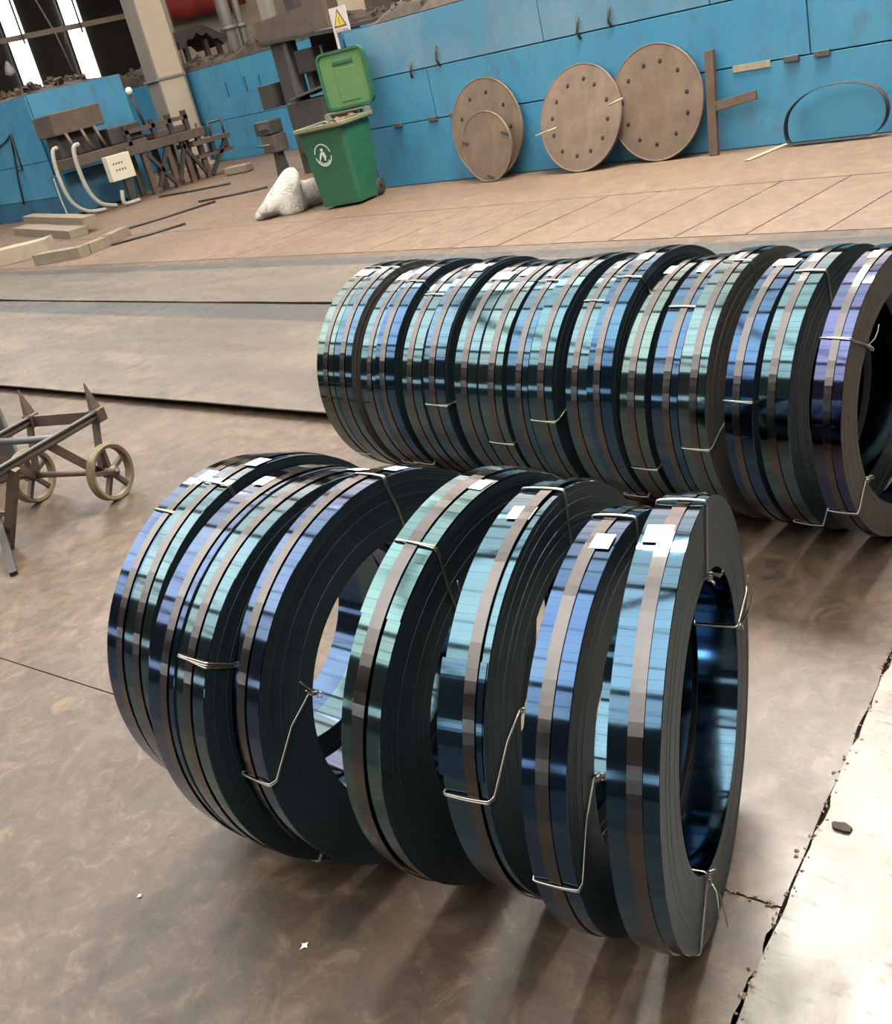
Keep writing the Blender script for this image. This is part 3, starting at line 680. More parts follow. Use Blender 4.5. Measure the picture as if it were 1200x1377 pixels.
for i, (p, q, lb) in enumerate((((721, 183), (748, 172), 'thin pale rod poking out between the left and middle plates'), ((818, 142), (838, 132), 'thin pale rod poking out between the middle and right plates'))):
    A = onY(*p, 8.15); B = onY(*q, 8.20)
    tag(MB().tube([A, A.lerp(B, .5)+Vector((0, -.01, 0.0)), B], 0.008, 6).build('rod', 'timber_pale'), lb, 'rod')
# T bracket
A = onG(975, 205)
t = empty('steel_bracket', (-5.32, 8.28, 0), 'rusty T-shaped steel bar bracket standing against the blue wall', 'bracket'); t.rotation_euler = (-0.14, 0, 0)
MB().box((0, 0, 0.42), (0.085, 0.035, 0.84)).build('upright', 'rust_dark', t, bevel=0.004)
MB().bar((0.04, 0, 0.39), (0.42, 0, 0.44), 0.03, 0.075).build('arm', 'rust_dark', t, bevel=0.004)
# hoop of black band
pts = [(1062, 192), (1057, 172), (1062, 150), (1080, 130), (1105, 117), (1135, 111), (1165, 112), (1185, 122), (1194, 140), (1192, 160), (1180, 176), (1160, 184), (1130, 187), (1100, 190), (1078, 193)]
P = [onY(x, y, WY-0.13) for x, y in pts]
P2 = []
for i in range(len(P)):
    for k in range(4):
        t_ = k/4; a, b, c, d = P[i-1], P[i], P[(i+1) % len(P)], P[(i+2) % len(P)]
        P2.append(0.5*((2*b)+(c-a)*t_+(2*a-5*b+4*c-d)*t_*t_+(3*b-a-3*c+d)*t_**3))
mb = MB(); vs = []; n = len(P2)
cen = sum(P2, Vector())/n
for i, p in enumerate(P2):
    tg = (P2[(i+1) % n]-P2[i-1]).normalized(); nr = tg.cross(Vector((0, 1, 0))).normalized()*0.0025
    p = Vector((p.x, p.y, max(p.z, 0.012)))
    for s_, q in ((-1, -1), (1, -1), (1, 1), (-1, 1)): vs.append(p+Vector((0, 0.032*s_, 0))+nr*q)
mb.add(vs, [(i*4+k, i*4+(k+1) % 4, ((i+1) % n)*4+(k+1) % 4, ((i+1) % n)*4+k) for i in range(n) for k in range(4)], 0, False)
tag(mb.build('steel_band_hoop', 'iron_dark'), 'black steel band bent into a loose hoop standing against the blue wall', 'steel band')
A, B = onG(1005, 217), onG(1060, 194)
tag(MB().bar((A.x, A.y, 0.006), (B.x, B.y, 0.006), 0.05, 0.008).build('steel_offcut', 'timber_pale'), 'pale flat steel strip on the floor in front of the hoop', 'steel strip')

# ================================================================== BLUE WALLS ON THE LEFT
w2 = struct(MB().box((-25.0, 14.15, 0.95), (26.0, 0.6, 1.90)).build('wall_blue_far', 'paint_blue_dark'))
panels([(0.0, 0.82, (-38, -33, -28, -24.0, -20.6, -16.5, -12), 'paint_blue'), (0.82, 1.9, (-38, -34, -29, -22.6, -19.6, -15.5, -12), 'paint_blue')], 13.8, w2)
for x, z in ((-20.2, 1.38), (-19.5, 1.40), (-19.0, 1.36)):
    MB().box((x, 13.79, z), (0.03, 0.02, 0.30)).build('seam_bar', 'paint_blue_dark', w2)
w3 = struct(MB().box((-27.7, 10.1, 1.06), (16.5, 1.9, 2.12)).build('wall_blue_left', 'paint_blue'))
panels([(0.0, 0.36, (-36, -28, -24, -20.8, -19.42), 'paint_blue_dark'), (0.36, 1.0, (-36, -29, -24.6, -20.6, -19.42), 'paint_blue'), (1.0, 2.12, (-36, -30, -23, -20.55, -19.42), 'paint_blue')], 9.1, w3)
rubble('rubble_bank', -37, -12.2, 13.82, 14.4, 1.9, 0.34, 'brown earth and rubble heaped along the top of the far blue wall', 480, 8, 0.04, 0.12)
rubble('rubble_bank', -35.8, -19.5, 9.15, 10.9, 2.12, 0.12, 'brown earth and rubble heaped on the left blue block', 700, 9, 0.04, 0.12)

# ------------------------------------------------------------------ columns
c1 = empty('steel_column', (-21.62, 13.0, 0), 'tall cream painted column in front of the far blue wall', 'column')
MB().box((0, 0, 3.9), (0.46, 0.05, 7.8)).build('face_plate', 'grey_and_column_shade', c1, bevel=0.01)  # shade on the front put into the grey; the column is cream
MB().box((-0.20, 0.33, 3.9), (0.06, 0.62, 7.8)).build('side_plate', 'grey_and_column_shade', c1)
MB().box((0.20, 0.33, 3.9), (0.06, 0.62, 7.8)).build('side_plate', 'column_cream', c1)
MB().box((0, 0.66, 3.9), (0.46, 0.05, 7.8)).build('back_plate', 'grey_and_column_shade', c1)
MB().box((0, 0.3, 1.9), (0.52, 0.76, 0.05)).build('collar', 'grey_and_column_shade', c1)
MB().box((0, 0.3, 0.04), (0.8, 0.75, 0.07)).build('foot_plate', 'column_cream', c1)
p = onY(476, 20, 14.9)
c3 = empty('steel_column', (p.x, 14.9, 0), 'cream column behind the warning sign', 'column')
MB().box((0, 0, 3.9), (0.36, 0.36, 7.8)).build('shaft', 'column_cream', c3, bevel=0.01)
MB().box((0, 0, 0.03), (0.6, 0.6, 0.05)).build('foot_plate', 'grey_and_column_shade', c3)
# beyond: beige partition, banner, pipes, dark canopy
struct(MB().box((-32.5, 25.4, 2.6), (0.2, 10.0, 5.2)).build('wall_partition', 'wall_beige'))
struct(MB().box((-30.0, 22.5, 1.1), (0.2, 12.0, 2.2)).build('wall_low', 'wall_dark'))
def bq(pl, x): return [onX(a, b, x) for a, b in pl]
Q = bq([(212, 20), (330, -8), (330, 5), (216, 33)], -31.8)
mb = MB(); n = 16; vs = []
for i in range(n+1):
    t_ = i/n
    a = Q[0].lerp(Q[1], t_); b = Q[3].lerp(Q[2], t_)
    for pnt in (a+Vector((0, 0, .5)), b): vs.append(pnt+Vector((0.05*math.sin(t_*20), 0, 0))); vs.append(pnt+Vector((0.05*math.sin(t_*20)-0.01, 0, 0)))
fs = []
for i in range(n):
    o_ = i*4; fs += [(o_, o_+4, o_+6, o_+2), (o_+1, o_+3, o_+7, o_+5), (o_, o_+1, o_+5, o_+4), (o_+2, o_+6, o_+7, o_+3)]
fs += [(0, 2, 3, 1), (n*4, n*4+1, n*4+3, n*4+2)]
mb.add(vs, fs, 0, True); tag(mb.build('banner', 'banner_red'), 'long red cloth banner hanging high on the beige partition', 'banner')
for i, (px_, lb) in enumerate(((308, 'thick grey pipe standing in front of the beige partition'), (326, 'thin grey pipe beside the thick standing pipe'), (228, 'grey standing pipe under the left end of the banner'))):
    p = onX(px_, 40, -29.0)
    pr = empty('standing_pipe', (-29.0, p.y, 0), lb, 'pipe')
    MB().tube([(0, 0, 0), (0, 0, 7)], (0.20, 0.11, 0.14)[i], 12).build('pipe', 'pipe_grey', pr)
    MB().tube([(0, 0, 2.9), (0, 0, 3.0)], (0.26, 0.16, 0.2)[i], 12).build('flange', 'pipe_grey', pr)
    MB().box((0, 0, 0.03), (0.34, 0.34, 0.05)).build('foot_plate', 'iron_dark', pr)
# canopy lump
a = onX(225, 55, -27); b = onX(292, 52, -27)
cp = empty('dust_canopy', (-27, (a.y+b.y)/2, 0), 'dark sagging canopy on posts beyond the far blue wall', 'canopy')
mb = MB(); n = 10; vs = []; ln = b.y-a.y
for i in range(n+1):
    t_ = i/n; zz = 2.75+0.32*math.sin(PI*min(1, t_*1.15))
    for x in (-0.9, 0.5):
        vs += [(x, (t_-0.5)*ln, zz), (x, (t_-0.5)*ln, zz-0.18-0.1*(i % 2))]
fs = []
for i in range(n):
    o_ = i*4; fs += [(o_, o_+4, o_+6, o_+2), (o_+1, o_+3, o_+7, o_+5), (o_, o_+1, o_+5, o_+4), (o_+2, o_+6, o_+7, o_+3)]
fs += [(0, 2, 3, 1), (n*4, n*4+1, n*4+3, n*4+2)]
mb.add(vs, fs); mb.build('sheet', 'iron_dark', cp)
for dy in (-0.32, 0.1, 0.36): MB().box((0.3, dy*ln, 1.35), (0.12, 0.12, 2.7)).build('post', 'iron_dark', cp)
# pale rails and hangers crossing in front of the far windows
a = onX(-20, 66, -36); b = onX(165, 22, -36)
cb = empty('crane_rail', (-36, a.y, a.z), 'pale crane rail crossing in front of the bright far windows', 'rail')
MB().bar((0, -4, 0.1), (0, b.y-a.y+1.5, b.z-a.z), 0.14, 0.16).build('rail', 'column_cream', cb)
for i in range(4): MB().bar((0.3, -3+i*2.1, -0.1), (0.3, -3+i*2.1, 4.5), 0.05, 0.05).build('hanger', 'grey_and_column_shade', cb)
for i, (pa, pb, lb) in enumerate((((48, 0), (98, 95), 'thin cable hanging left of the second bright window'), ((72, 0), (90, 60), 'thin cable hanging between the two bright windows'))):
    A = onX(*pa, -30); B = onX(*pb, -30)
    tag(MB().tube([A+Vector((0, 0, 3)), A, A.lerp(B, .5)+Vector((0, 0.06, 0)), B], 0.025, 6).build('hanging_cable', 'grey_and_column_shade'), lb, 'cable')
p = onX(14, 97, -34)
lp = empty('hanging_lamp', (-34, p.y, p.z), 'small white lamp hanging at the far left above the rubble', 'lamp')
MB().lathe([(0.02, 0.32), (0.05, 0.28), (0.14, 0.1), (0.16, -0.05), (0.0001, -0.12)], 16).build('bulb', 'white_print', lp)
MB().tube([(0, 0, 0.3), (0, 0, 5)], 0.02, 6).build('cord', 'iron_dark', lp)

# ================================================================== GREEN BIN, SACK, SIGN, GUARD FRAME
def rrect(wx, wy, r, n=5):
    out = []
    for cx, cy, a0 in ((wx/2-r, wy/2-r, 0), (-wx/2+r, wy/2-r, PI/2), (-wx/2+r, -wy/2+r, PI), (wx/2-r, -wy/2+r, 1.5*PI)):
        for i in range(n+1): a = a0+PI/2*i/n; out.append((cx+r*math.cos(a), cy+r*math.sin(a)))
    return out
def loft(rings, mi=0, cap0=True, cap1=True, smooth=False):
    mb = MB(); n = len(rings[0]); vs = [p for r in rings for p in r]; fs = []
    for i in range(len(rings)-1):
        for k in range(n): fs.append((i*n+k, i*n+(k+1) % n, (i+1)*n+(k+1) % n, (i+1)*n+k))
    if cap0: fs.append(tuple(reversed(range(n))))
    if cap1: fs.append(tuple((len(rings)-1)*n+k for k in range(n)))
    mb.add(vs, fs, mi, smooth); return mb
b0, b1 = onG(427, 279.5), onG(491, 267)
mid = (b0+b1)/2; ang = math.radians(108)-PI/2       # back of the bin points to 108 deg
bk = Vector((math.cos(ang+PI/2), math.sin(ang+PI/2), 0))
bin_ = empty('wheelie_bin', mid+bk*0.25-Vector((mid.x, mid.y, 0)).normalized()*0.42, 'green plastic wheelie bin with its lid open, standing by the blue wall', 'bin', rz=ang); bin_.scale = (0.965, 0.965, 0.965)
def ring(wx, wy, r, z, yo=0): return [(x, y+yo, z) for x, y in rrect(wx, wy, r)]
H_ = 0.90
body = loft([ring(0.52, 0.48, 0.05, 0.03), ring(0.53, 0.49, 0.05, 0.06), ring(0.615, 0.63, 0.06, H_-0.02), ring(0.615, 0.63, 0.06, H_), ring(0.57, 0.58, 0.05, H_), ring(0.54, 0.54, 0.05, H_-0.16)]).build('body', 'bin_green', bin_)
loft([ring(0.68, 0.70, 0.06, H_-0.035), ring(0.70, 0.72, 0.06, H_-0.02), ring(0.70, 0.72, 0.06, H_+0.012), ring(0.57, 0.58, 0.05, H_+0.012), ring(0.57, 0.58, 0.05, H_-0.03)], cap0=False, cap1=False).build('rim', 'bin_rim', bin_)
lid = loft([[(x+0.06, 0.40+y, H_+0.40+z) for x, z in rrect(0.62, 0.60, 0.09)] for y in (-0.02, 0.035)]).build('lid', 'bin_green_light', bin_)
lr = MB()
rr_o, rr_i = rrect(0.64, 0.62, 0.09), rrect(0.585, 0.565, 0.07)
n = len(rr_o); vs = [(x+0.06, yy, H_+0.40+z) for yy in (0.362, 0.425) for q_ in (rr_o, rr_i) for x, z in q_]
lr.add(vs, [q for k in range(n) for q in ((k, (k+1) % n, n+(k+1) % n, n+k), (k, 2*n+k, 2*n+(k+1) % n, (k+1) % n), (n+k, n+(k+1) % n, 3*n+(k+1) % n, 3*n+k))])
lr.build('lid_rim', 'bin_green', lid)
MB().box((0.08, 0.378, H_+0.58), (0.27, 0.02, 0.05)).build('handle_recess', 'bin_green', lid, bevel=0.008)
MB().box((0.08, 0.380, H_+0.34), (0.27, 0.012, 0.36)).build('raised_panel', 'bin_green_light', lid, bevel=0.006)
MB().tube([(-0.30, 0.385, H_+0.06), (0.30, 0.385, H_+0.06)], 0.017, 8).build('hinge_bar', 'bin_rim', bin_)
for x in (-0.27, 0.27): MB().box((x, 0.36, H_+0.035), (0.05, 0.09, 0.07)).build('hinge_lug', 'bin_rim', bin_)
for x in (-0.25, 0.25):
    wh = MB(); wh.lathe([(0.02, -0.025), (0.09, -0.025), (0.10, -0.015), (0.10, 0.015), (0.09, 0.025), (0.02, 0.025)], 20, 'X', c=(x, 0.24, 0.10)); wh.build('wheel', 'iron_dark', bin_)
# emblem: white ring with a figure, on the front face (which leans outwards)
fr_m = Matrix.Rotation(0.095, 4, 'X')
em = MB(); k = 40
def ep(x, z): return (x-0.04, -0.243-(0.085)*((0.60+z)/0.9)+0.004-0.003, 0.60+z)
def ering(r0, r1, a0=0, a1=2*PI, m=40):
    vs = []
    for i in range(m+1):
        a = a0+(a1-a0)*i/m
        for r in (r0, r1):
            x, y, z = ep(r*math.cos(a), r*math.sin(a)*1.15); vs += [(x, y-0.002, z), (x, y+0.002, z)]
    fs = []
    for i in range(m): o_ = i*4; fs += [(o_, o_+2, o_+6, o_+4), (o_, o_+4, o_+5, o_+1), (o_+2, o_+3, o_+7, o_+6), (o_+1, o_+5, o_+7, o_+3)]
    em.add(vs, fs)
ering(0.098, 0.108, 0.2, PI-0.2); ering(0.098, 0.108, PI+0.15, 2*PI-0.15)
for i in range(7): ering(0.076, 0.094, PI+0.6+i*0.28, PI+0.78+i*0.28, 2)
def epoly(pl):
    vs = [ep(*q) for q in pl]; n = len(vs)
    em.add([(x, y-0.002, z) for x, y, z in vs]+[(x, y+0.002, z) for x, y, z in vs], [tuple(range(n)), tuple(reversed(range(n, 2*n)))]+[(i, (i+1) % n, n+(i+1) % n, n+i) for i in range(n)])
epoly([(-0.012, 0.072), (0.012, 0.072), (0.016, 0.052), (0.0, 0.04), (-0.016, 0.052)])
epoly([(-0.02, 0.036), (0.022, 0.036), (0.038, -0.03), (0.026, -0.03), (0.02, 0.0), (0.022, -0.06), (0.006, -0.06), (0.0, -0.02)])
epoly([(-0.02, 0.036), (-0.006, 0.02), (-0.03, -0.02), (-0.05, -0.05), (-0.062, -0.045), (-0.044, 0.0)])
em.build('emblem', 'white_print', bin_)
tr = MB(); rt_ = random.Random(4)
for i in range(70):
    x, y = rt_.uniform(-.22, .22), rt_.uniform(-.22, .22); s_ = rt_.uniform(.03, .07)
    tr.box((x, y, H_-0.12+rt_.uniform(0, .07)+0.05*(x > 0)), (s_*1.6, s_, s_*0.5), Matrix.Rotation(rt_.uniform(0, 6), 3, Vector((rt_.random(), rt_.random(), rt_.random())).normalized()))
tag(tr.build('bin_waste', 'trash', None), 'brown waste heaped inside the open green bin', 'waste', kind='stuff')
bw = bpy.data.objects['bin_waste']; bw.location = bin_.location; bw.rotation_euler = bin_.rotation_euler; bw.scale = bin_.scale
# white sack
sk = onG(391, 285)
bm = bmesh.new(); bmesh.ops.create_icosphere(bm, subdivisions=4, radius=1.0)
rs_ = random.Random(9); dirs = [(Vector((rs_.gauss(0, 1), rs_.gauss(0, 1), rs_.gauss(0, 1))).normalized(), rs_.uniform(0.05, 0.17), rs_.uniform(4, 9)) for _ in range(9)]
vd = Vector((-sk.y, sk.x, 0)).normalized()*-1      # to the right as seen from the camera
for v in bm.verts:
    p = v.co.copy(); k = 1+sum(a*math.sin(f*p.dot(d)+i) for i, (d, a, f) in enumerate(dirs))*0.62
    lx, ly, lz = p.x*k, p.y*k, p.z*k
    hgt = 0.31*(1+0.42*max(-1, min(1, lx)))       # taller towards the bin
    v.co = Vector((lx*0.36*(1.15-0.25*max(0, lz)), ly*0.26, max(0.0, lz*hgt*0.85+hgt*0.45)))
me = bpy.data.meshes.new('sack'); bm.to_mesh(me); bm.free(); me.materials.append(MATS['sack_cloth'])
for pl in me.polygons: pl.use_smooth = True
so = bpy.data.objects.new('plastic_sack', me); COL.objects.link(so); so.location = (sk.x, sk.y+0.02, 0.001); so.rotation_euler = (0, 0, math.atan2(vd.y, vd.x))
tag(so, 'crumpled dirty white woven sack slumped against the green bin', 'sack')

# warning sign
sg = empty('warning_sign', onY(468, 66, 10.2)+Vector((-0.02, 0, -1.58)), 'white warning sign with a yellow triangle above the open bin lid', 'sign')
sg.location.z = 0
MB().box((-0.02, 0.04, 0.95), (0.05, 0.05, 1.9)).build('post', 'iron_grey', sg)
MB().box((0, 0, 1.81), (0.34, 0.012, 0.52)).build('board', 'sign_white', sg)
def tri(r, z0, y, name, mat):
    pl = [(0, r), (-r*0.87, -r*0.5), (r*0.87, -r*0.5)]; mb = MB(); vs = [(x, y-0.001, z0+z) for x, z in pl]+[(x, y+0.001, z0+z) for x, z in pl]
    mb.add(vs, [(0, 1, 2), (5, 4, 3), (0, 3, 4, 1), (1, 4, 5, 2), (2, 5, 3, 0)]); mb.build(name, mat, sg)
tri(0.150, 1.90, -0.008, 'triangle_border', 'ink'); tri(0.116, 1.90, -0.011, 'triangle', 'sign_yellow')
mb = MB()
for a, b in (((0.012, 0.05), (-0.012, 0.0)), ((-0.012, 0.0), (0.014, 0.0)), ((0.014, 0.0), (-0.006, -0.045))): mb.bar((a[0], -0.0135, 1.90+a[1]), (b[0], -0.0135, 1.90+b[1]), 0.002, 0.009, up=(0, 1, 0))
mb.build('bolt_symbol', 'ink', sg)
mb = MB(); rl = random.Random(2)
for i in range(4):
    for k in range(5):
        cx = -0.105+i*0.07; a = rl.choice((0, 1))
        mb.box((cx+rl.uniform(-.018, .018), -0.008, 1.775+rl.uniform(-.022, .022)), (0.04, 0.002, 0.006) if a else (0.006, 0.002, 0.04))
mb.build('lettering', 'sign_red', sg)
MB().box((0, -0.008, 1.715), (0.26, 0.002, 0.010)).build('underline', 'sign_red', sg)

# dark steel guard frame behind the bin
YG = 10.4
gf = empty('guard_frame', (-13.2, YG, 0), 'dark steel guard frame with hood behind the green bin', 'machine')
def gl(px_, py_): p = onY(px_, py_, YG); return p-Vector((-13.2, YG, 0))
a, b = gl(393, 120), gl(393, 120)
px0 = a.x
MB().box((px0-0.06, 0.10, 0.98), (0.28, 0.26, 1.96)).build('post', 'iron_dark', gf)
MB().box((px0+0.13, 0.06, 0.95), (0.10, 0.18, 1.90)).build('post_lit_edge', 'iron_grey', gf)  # light on the post's right edge put into a paler strip
pr_ = gl(452, 110).x
MB().box((pr_, 0.5, 0.95), (0.16, 0.16, 1.9)).build('post', 'iron_dark', gf)
h0, h1 = gl(358, 60), gl(446, 40)
MB().box(((h0.x+h1.x)/2, -0.05, 2.03), (h1.x-h0.x+0.1, 0.08, 0.34), Matrix.Rotation(-0.02, 3, 'Y')).build('hood_panel', 'machine_brown', gf)
MB().box(((h0.x+h1.x)/2, 0.35, 1.86), (h1.x-h0.x+0.2, 0.9, 0.05), Matrix.Rotation(0.05, 3, 'Y')).build('hood_roof', 'iron_dark', gf)
for px_ in (356, 392):
    q = gl(px_, 25); MB().box((q.x+0.05, 0.05, 2.85), (0.20, 0.14, 1.8)).build('upright', 'iron_dark' if px_ > 380 else 'grey_and_column_shade', gf)
q = gl(412, 82); MB().box((q.x, 0.12, q.z), (0.42, 0.3, 0.32)).build('motor_box', 'hole_black', gf, bevel=0.02)
q = gl(413, 108); MB().box((q.x, 0.12, q.z), (0.12, 0.12, 0.35)).build('spindle', 'iron_dark', gf)
q = gl(418, 145); MB().box((q.x, 0.15, q.z-0.25), (0.85, 0.5, 0.75)).build('machine_bed', 'iron_dark', gf, bevel=0.02)
q = gl(425, 124); MB().bar((q.x-0.45, 0.1, q.z-0.02), (q.x+0.3, 0.1, q.z+0.06), 0.5, 0.03).build('bed_plate', 'iron_grey', gf)
MB().box(((px0+pr_)/2, 0.62, 1.0), (pr_-px0+0.1, 0.04, 1.75)).build('back_plate', 'iron_dark', gf)  # dark sheet added to stand in for the shaded inside of the frame
q = gl(440, 96); MB().tube([(q.x, 0.0, q.z+0.35), (q.x+0.03, -0.02, q.z), (q.x-0.05, 0, q.z-0.25)], 0.02, 6).build('cable', 'iron_dark', gf)
q = gl(362, 130); MB().box((q.x+0.02, 0.05, q.z), (0.30, 0.25, 0.34)).build('switch_box', 'iron_dark', gf, bevel=0.01)
# small vice stand left of the post
vq = onG(384, 238)
vs_ = empty('vice_stand', (vq.x, vq.y, 0), 'small dark bench vice on a stand beside the white sack', 'vice')
MB().box((0, 0, 0.20), (0.16, 0.16, 0.40), taper=(0.7, 0.7)).build('stand', 'iron_dark', vs_)
MB().box((-0.02, 0, 0.52), (0.34, 0.26, 0.26)).build('vice_body', 'machine_brown', vs_, bevel=0.02)
MB().box((-0.05, -0.02, 0.76), (0.40, 0.26, 0.20)).build('jaw', 'iron_dark', vs_, bevel=0.02)
MB().box((0, -0.14, 0.78), (0.24, 0.05, 0.08)).build('jaw_plate', 'iron_grey', vs_)
MB().tube([(-0.2, -0.2, 0.52), (0.15, -0.22, 0.52)], 0.02, 6).build('handle', 'iron_grey', vs_)
for i, (p, q, lb) in enumerate((((308, 236), (338, 230), 'short grey block lying on the floor right of the old machine'),)):
    A, B = onG(*p), onG(*q); tag(MB().bar((A.x, A.y, 0.075), (B.x, B.y, 0.075), 0.2, 0.14).build('stone_block', 'timber_grey', bevel=0.02), lb, 'block')
for i, (p, q, r_, lb) in enumerate((((268, 272.5), (360, 253), 0.018, 'thin dark bar on the floor left of the white sack'), ((160, 312.5), (290, 272), 0.016, 'long thin dark bar leading from the broken timber towards the machine'), ((150, 331), (250, 302), 0.016, 'dark bent bar lying beside the broken timber'), ((215, 266), (310, 248), 0.02, 'dark bar on the floor under the old machine'))):
    A, B = onG(*p), onG(*q); m = A.lerp(B, 0.5)+Vector((0.05, -0.03, 0))
    tag(MB().tube([(A.x, A.y, r_), (m.x, m.y, r_), (B.x, B.y, r_)], r_, 6).build('floor_bar', 'iron_dark'), lb, 'steel bar')

# ================================================================== OLD MACHINE BY THE LEFT BLUE WALL
XM = -18.3
mc = empty('old_machine', (XM, 10.4, 0), 'old brown steel straightening machine in front of the left blue wall', 'machine')
def ml(px_, py_, dx=0.0): p = onX(px_, py_, XM+dx); return p-Vector((XM, 10.4, 0))
def mbox(name, y0, y1, z0, z1, x0, x1, mat, bv=0.0): return MB().box(((x0+x1)/2, (y0+y1)/2-10.4, (z0+z1)/2), (x1-x0, y1-y0, z1-z0)).build(name, mat, mc, bevel=bv)
mbox('drive_cover', 8.90, 9.86, 1.36, 1.72, -0.75, -0.05, 'machine_brown', 0.02)
mbox('gear_housing', 8.98, 9.75, 0.98, 1.36, -0.65, -0.25, 'iron_dark', 0.02)
mbox('base_body', 8.95, 10.25, 0.04, 0.74, -0.95, -0.45, 'paint_blue_dark', 0.02)
mbox('bed_beam', 8.9, 10.5, 0.80, 0.98, -0.6, 0.05, 'machine_brown', 0.01)
mbox('bed_beam', 10.0, 11.7, 0.74, 0.90, -0.5, 0.08, 'machine_brown', 0.01)
mbox('roller_block', 9.85, 10.5, 0.98, 1.28, -0.5, -0.05, 'iron_dark', 0.03)
mbox('roller_block', 10.75, 11.45, 0.90, 1.02, -0.5, 0.0, 'machine_brown', 0.02)
mbox('top_rail', 10.1, 11.45, 1.10, 1.17, -0.05, 0.05, 'iron_brown')
mbox('top_rail', 10.1, 11.45, 1.10, 1.17, -0.5, -0.40, 'iron_brown')
for y in (10.15, 10.7, 11.05, 11.4): mbox('upright', y-0.04, y+0.04, 0.88, 1.25, -0.04, 0.05, 'iron_dark')
mbox('table', 11.35, 12.2, 0.60, 0.68, -0.5, 0.1, 'machine_brown')
mbox('table_apron', 11.4, 12.2, 0.36, 0.42, -0.4, 0.08, 'iron_brown')
for y in (11.55, 11.8, 12.1): mbox('table_post', y-0.04, y+0.04, 0.40, 0.62, -0.02, 0.06, 'iron_dark')
for y in (11.6, 11.85, 12.15): MB().tube([(0, y-10.4, 0.66), (0, y-10.4, 0.98)], 0.022, 6).build('pin', 'iron_dark', mc)
MB().tube([(0, 11.85-10.4, 0.93), (0, 12.15-10.4, 0.93)], 0.015, 6).build('pin_rail', 'iron_grey', mc)
for y, d in ((10.35, 0.0), (10.85, 0.0), (11.2, 0.0), (11.55, 0.0)):
    for x in (0.0, -0.45): MB().box((x, y-10.4, 0.38), (0.09, 0.10, 0.76)).build('leg', 'iron_brown', mc)
for (ya, za, yb, zb) in ((10.4, 0.7, 10.8, 0.08), (10.8, 0.7, 10.45, 0.1), (10.9, 0.1, 11.2, 0.7), (12.1, 0.58, 11.6, 0.03), (11.15, 0.7, 11.5, 0.1)):
    MB().bar((0.05, ya-10.4, za), (0.05, yb-10.4, zb), 0.06, 0.07).build('brace', 'iron_dark', mc)
for y in (9.05, 9.35, 9.6): MB().tube([(0.0, y-10.4, 1.38), (0.03, y-10.4+0.04, 1.15), (0.02, y-10.4+0.1, 1.0)], 0.03, 6).build('pipe', 'iron_brown', mc)
MB().tube([(-0.3, 0.35, 1.1), (-0.3, 0.25, 1.75)], 0.03, 6).build('lever', 'iron_dark', mc)
MB().lathe([(0.0001, 0.07), (0.05, 0.05), (0.065, 0.0), (0.05, -0.05), (0.0001, -0.07)], 12, c=(-0.3, 0.25, 1.78)).build('lever_knob', 'white_print', mc)
cbx = empty('control_box', (XM+0.35, 9.62, 0), 'cream control box with two rows of dark marks on a post before the old machine', 'control box')
MB().box((0.0, 0, 0.64), (0.16, 0.46, 0.42)).build('case', 'box_cream', cbx, bevel=0.008)
MB().box((0, 0.06, 0.22), (0.09, 0.12, 0.44)).build('post', 'iron_dark', cbx)
mk = MB()
for r_ in range(2):
    for i in range(4):
        y = -0.13+i*0.055+r_*0.03; z = 0.70-r_*0.11
        mk.add([(0.081, y-0.02, z+0.022), (0.081, y+0.02, z+0.022), (0.081, y, z-0.022), (0.084, y-0.02, z+0.022), (0.084, y+0.02, z+0.022), (0.084, y, z-0.022)], [(0, 2, 1), (3, 4, 5), (0, 1, 4, 3), (1, 2, 5, 4), (2, 0, 3, 5)])
mk.build('marks', 'ink', cbx)
def hose(pl, dx, r_, label, mat='hose_grey'):
    P = [onX(a, b, XM+dx) for a, b in pl]
    for p in P: p.z = max(p.z, r_+0.005)
    out = []
    for i in range(len(P)-1):
        a, b, c, d = P[max(i-1, 0)], P[i], P[i+1], P[min(i+2, len(P)-1)]
        for k in range(6):
            t_ = k/6; out.append(0.5*((2*b)+(c-a)*t_+(2*a-5*b+4*c-d)*t_*t_+(3*b-a-3*c+d)*t_**3))
    out.append(P[-1])
    tag(MB().tube(out, r_, 8).build('hose', mat), label, 'hose', 'hoses hanging from the old machine')
hose([(77, 199), (71, 205), (78, 235), (95, 270), (118, 284), (145, 286)], 0.3, 0.035, 'grey hose hanging from the left end of the old machine')
hose([(106, 194), (99, 200), (106, 228), (120, 258), (137, 274), (158, 277)], 0.32, 0.038, 'pale hose hanging beside the cream control box')
hose([(164, 256), (166, 270), (172, 277), (190, 274)], 0.52, 0.035, 'short pale hose under the cream control box')
hose([(72, 240), (82, 268), (91, 289), (97, 305)], 0.28, 0.014, 'thin wire hanging at the corner of the left blue block')
A = [onY(a, b, 9.08) for a, b in ((-10, 205), (8, 190), (14, 180), (22, 205), (30, 228), (22, 229), (14, 181), (24, 240), (32, 275))]
tag(MB().tube(A, 0.016, 5).build('hose', 'iron_dark'), 'black cable hanging on the front of the left blue block', 'cable')

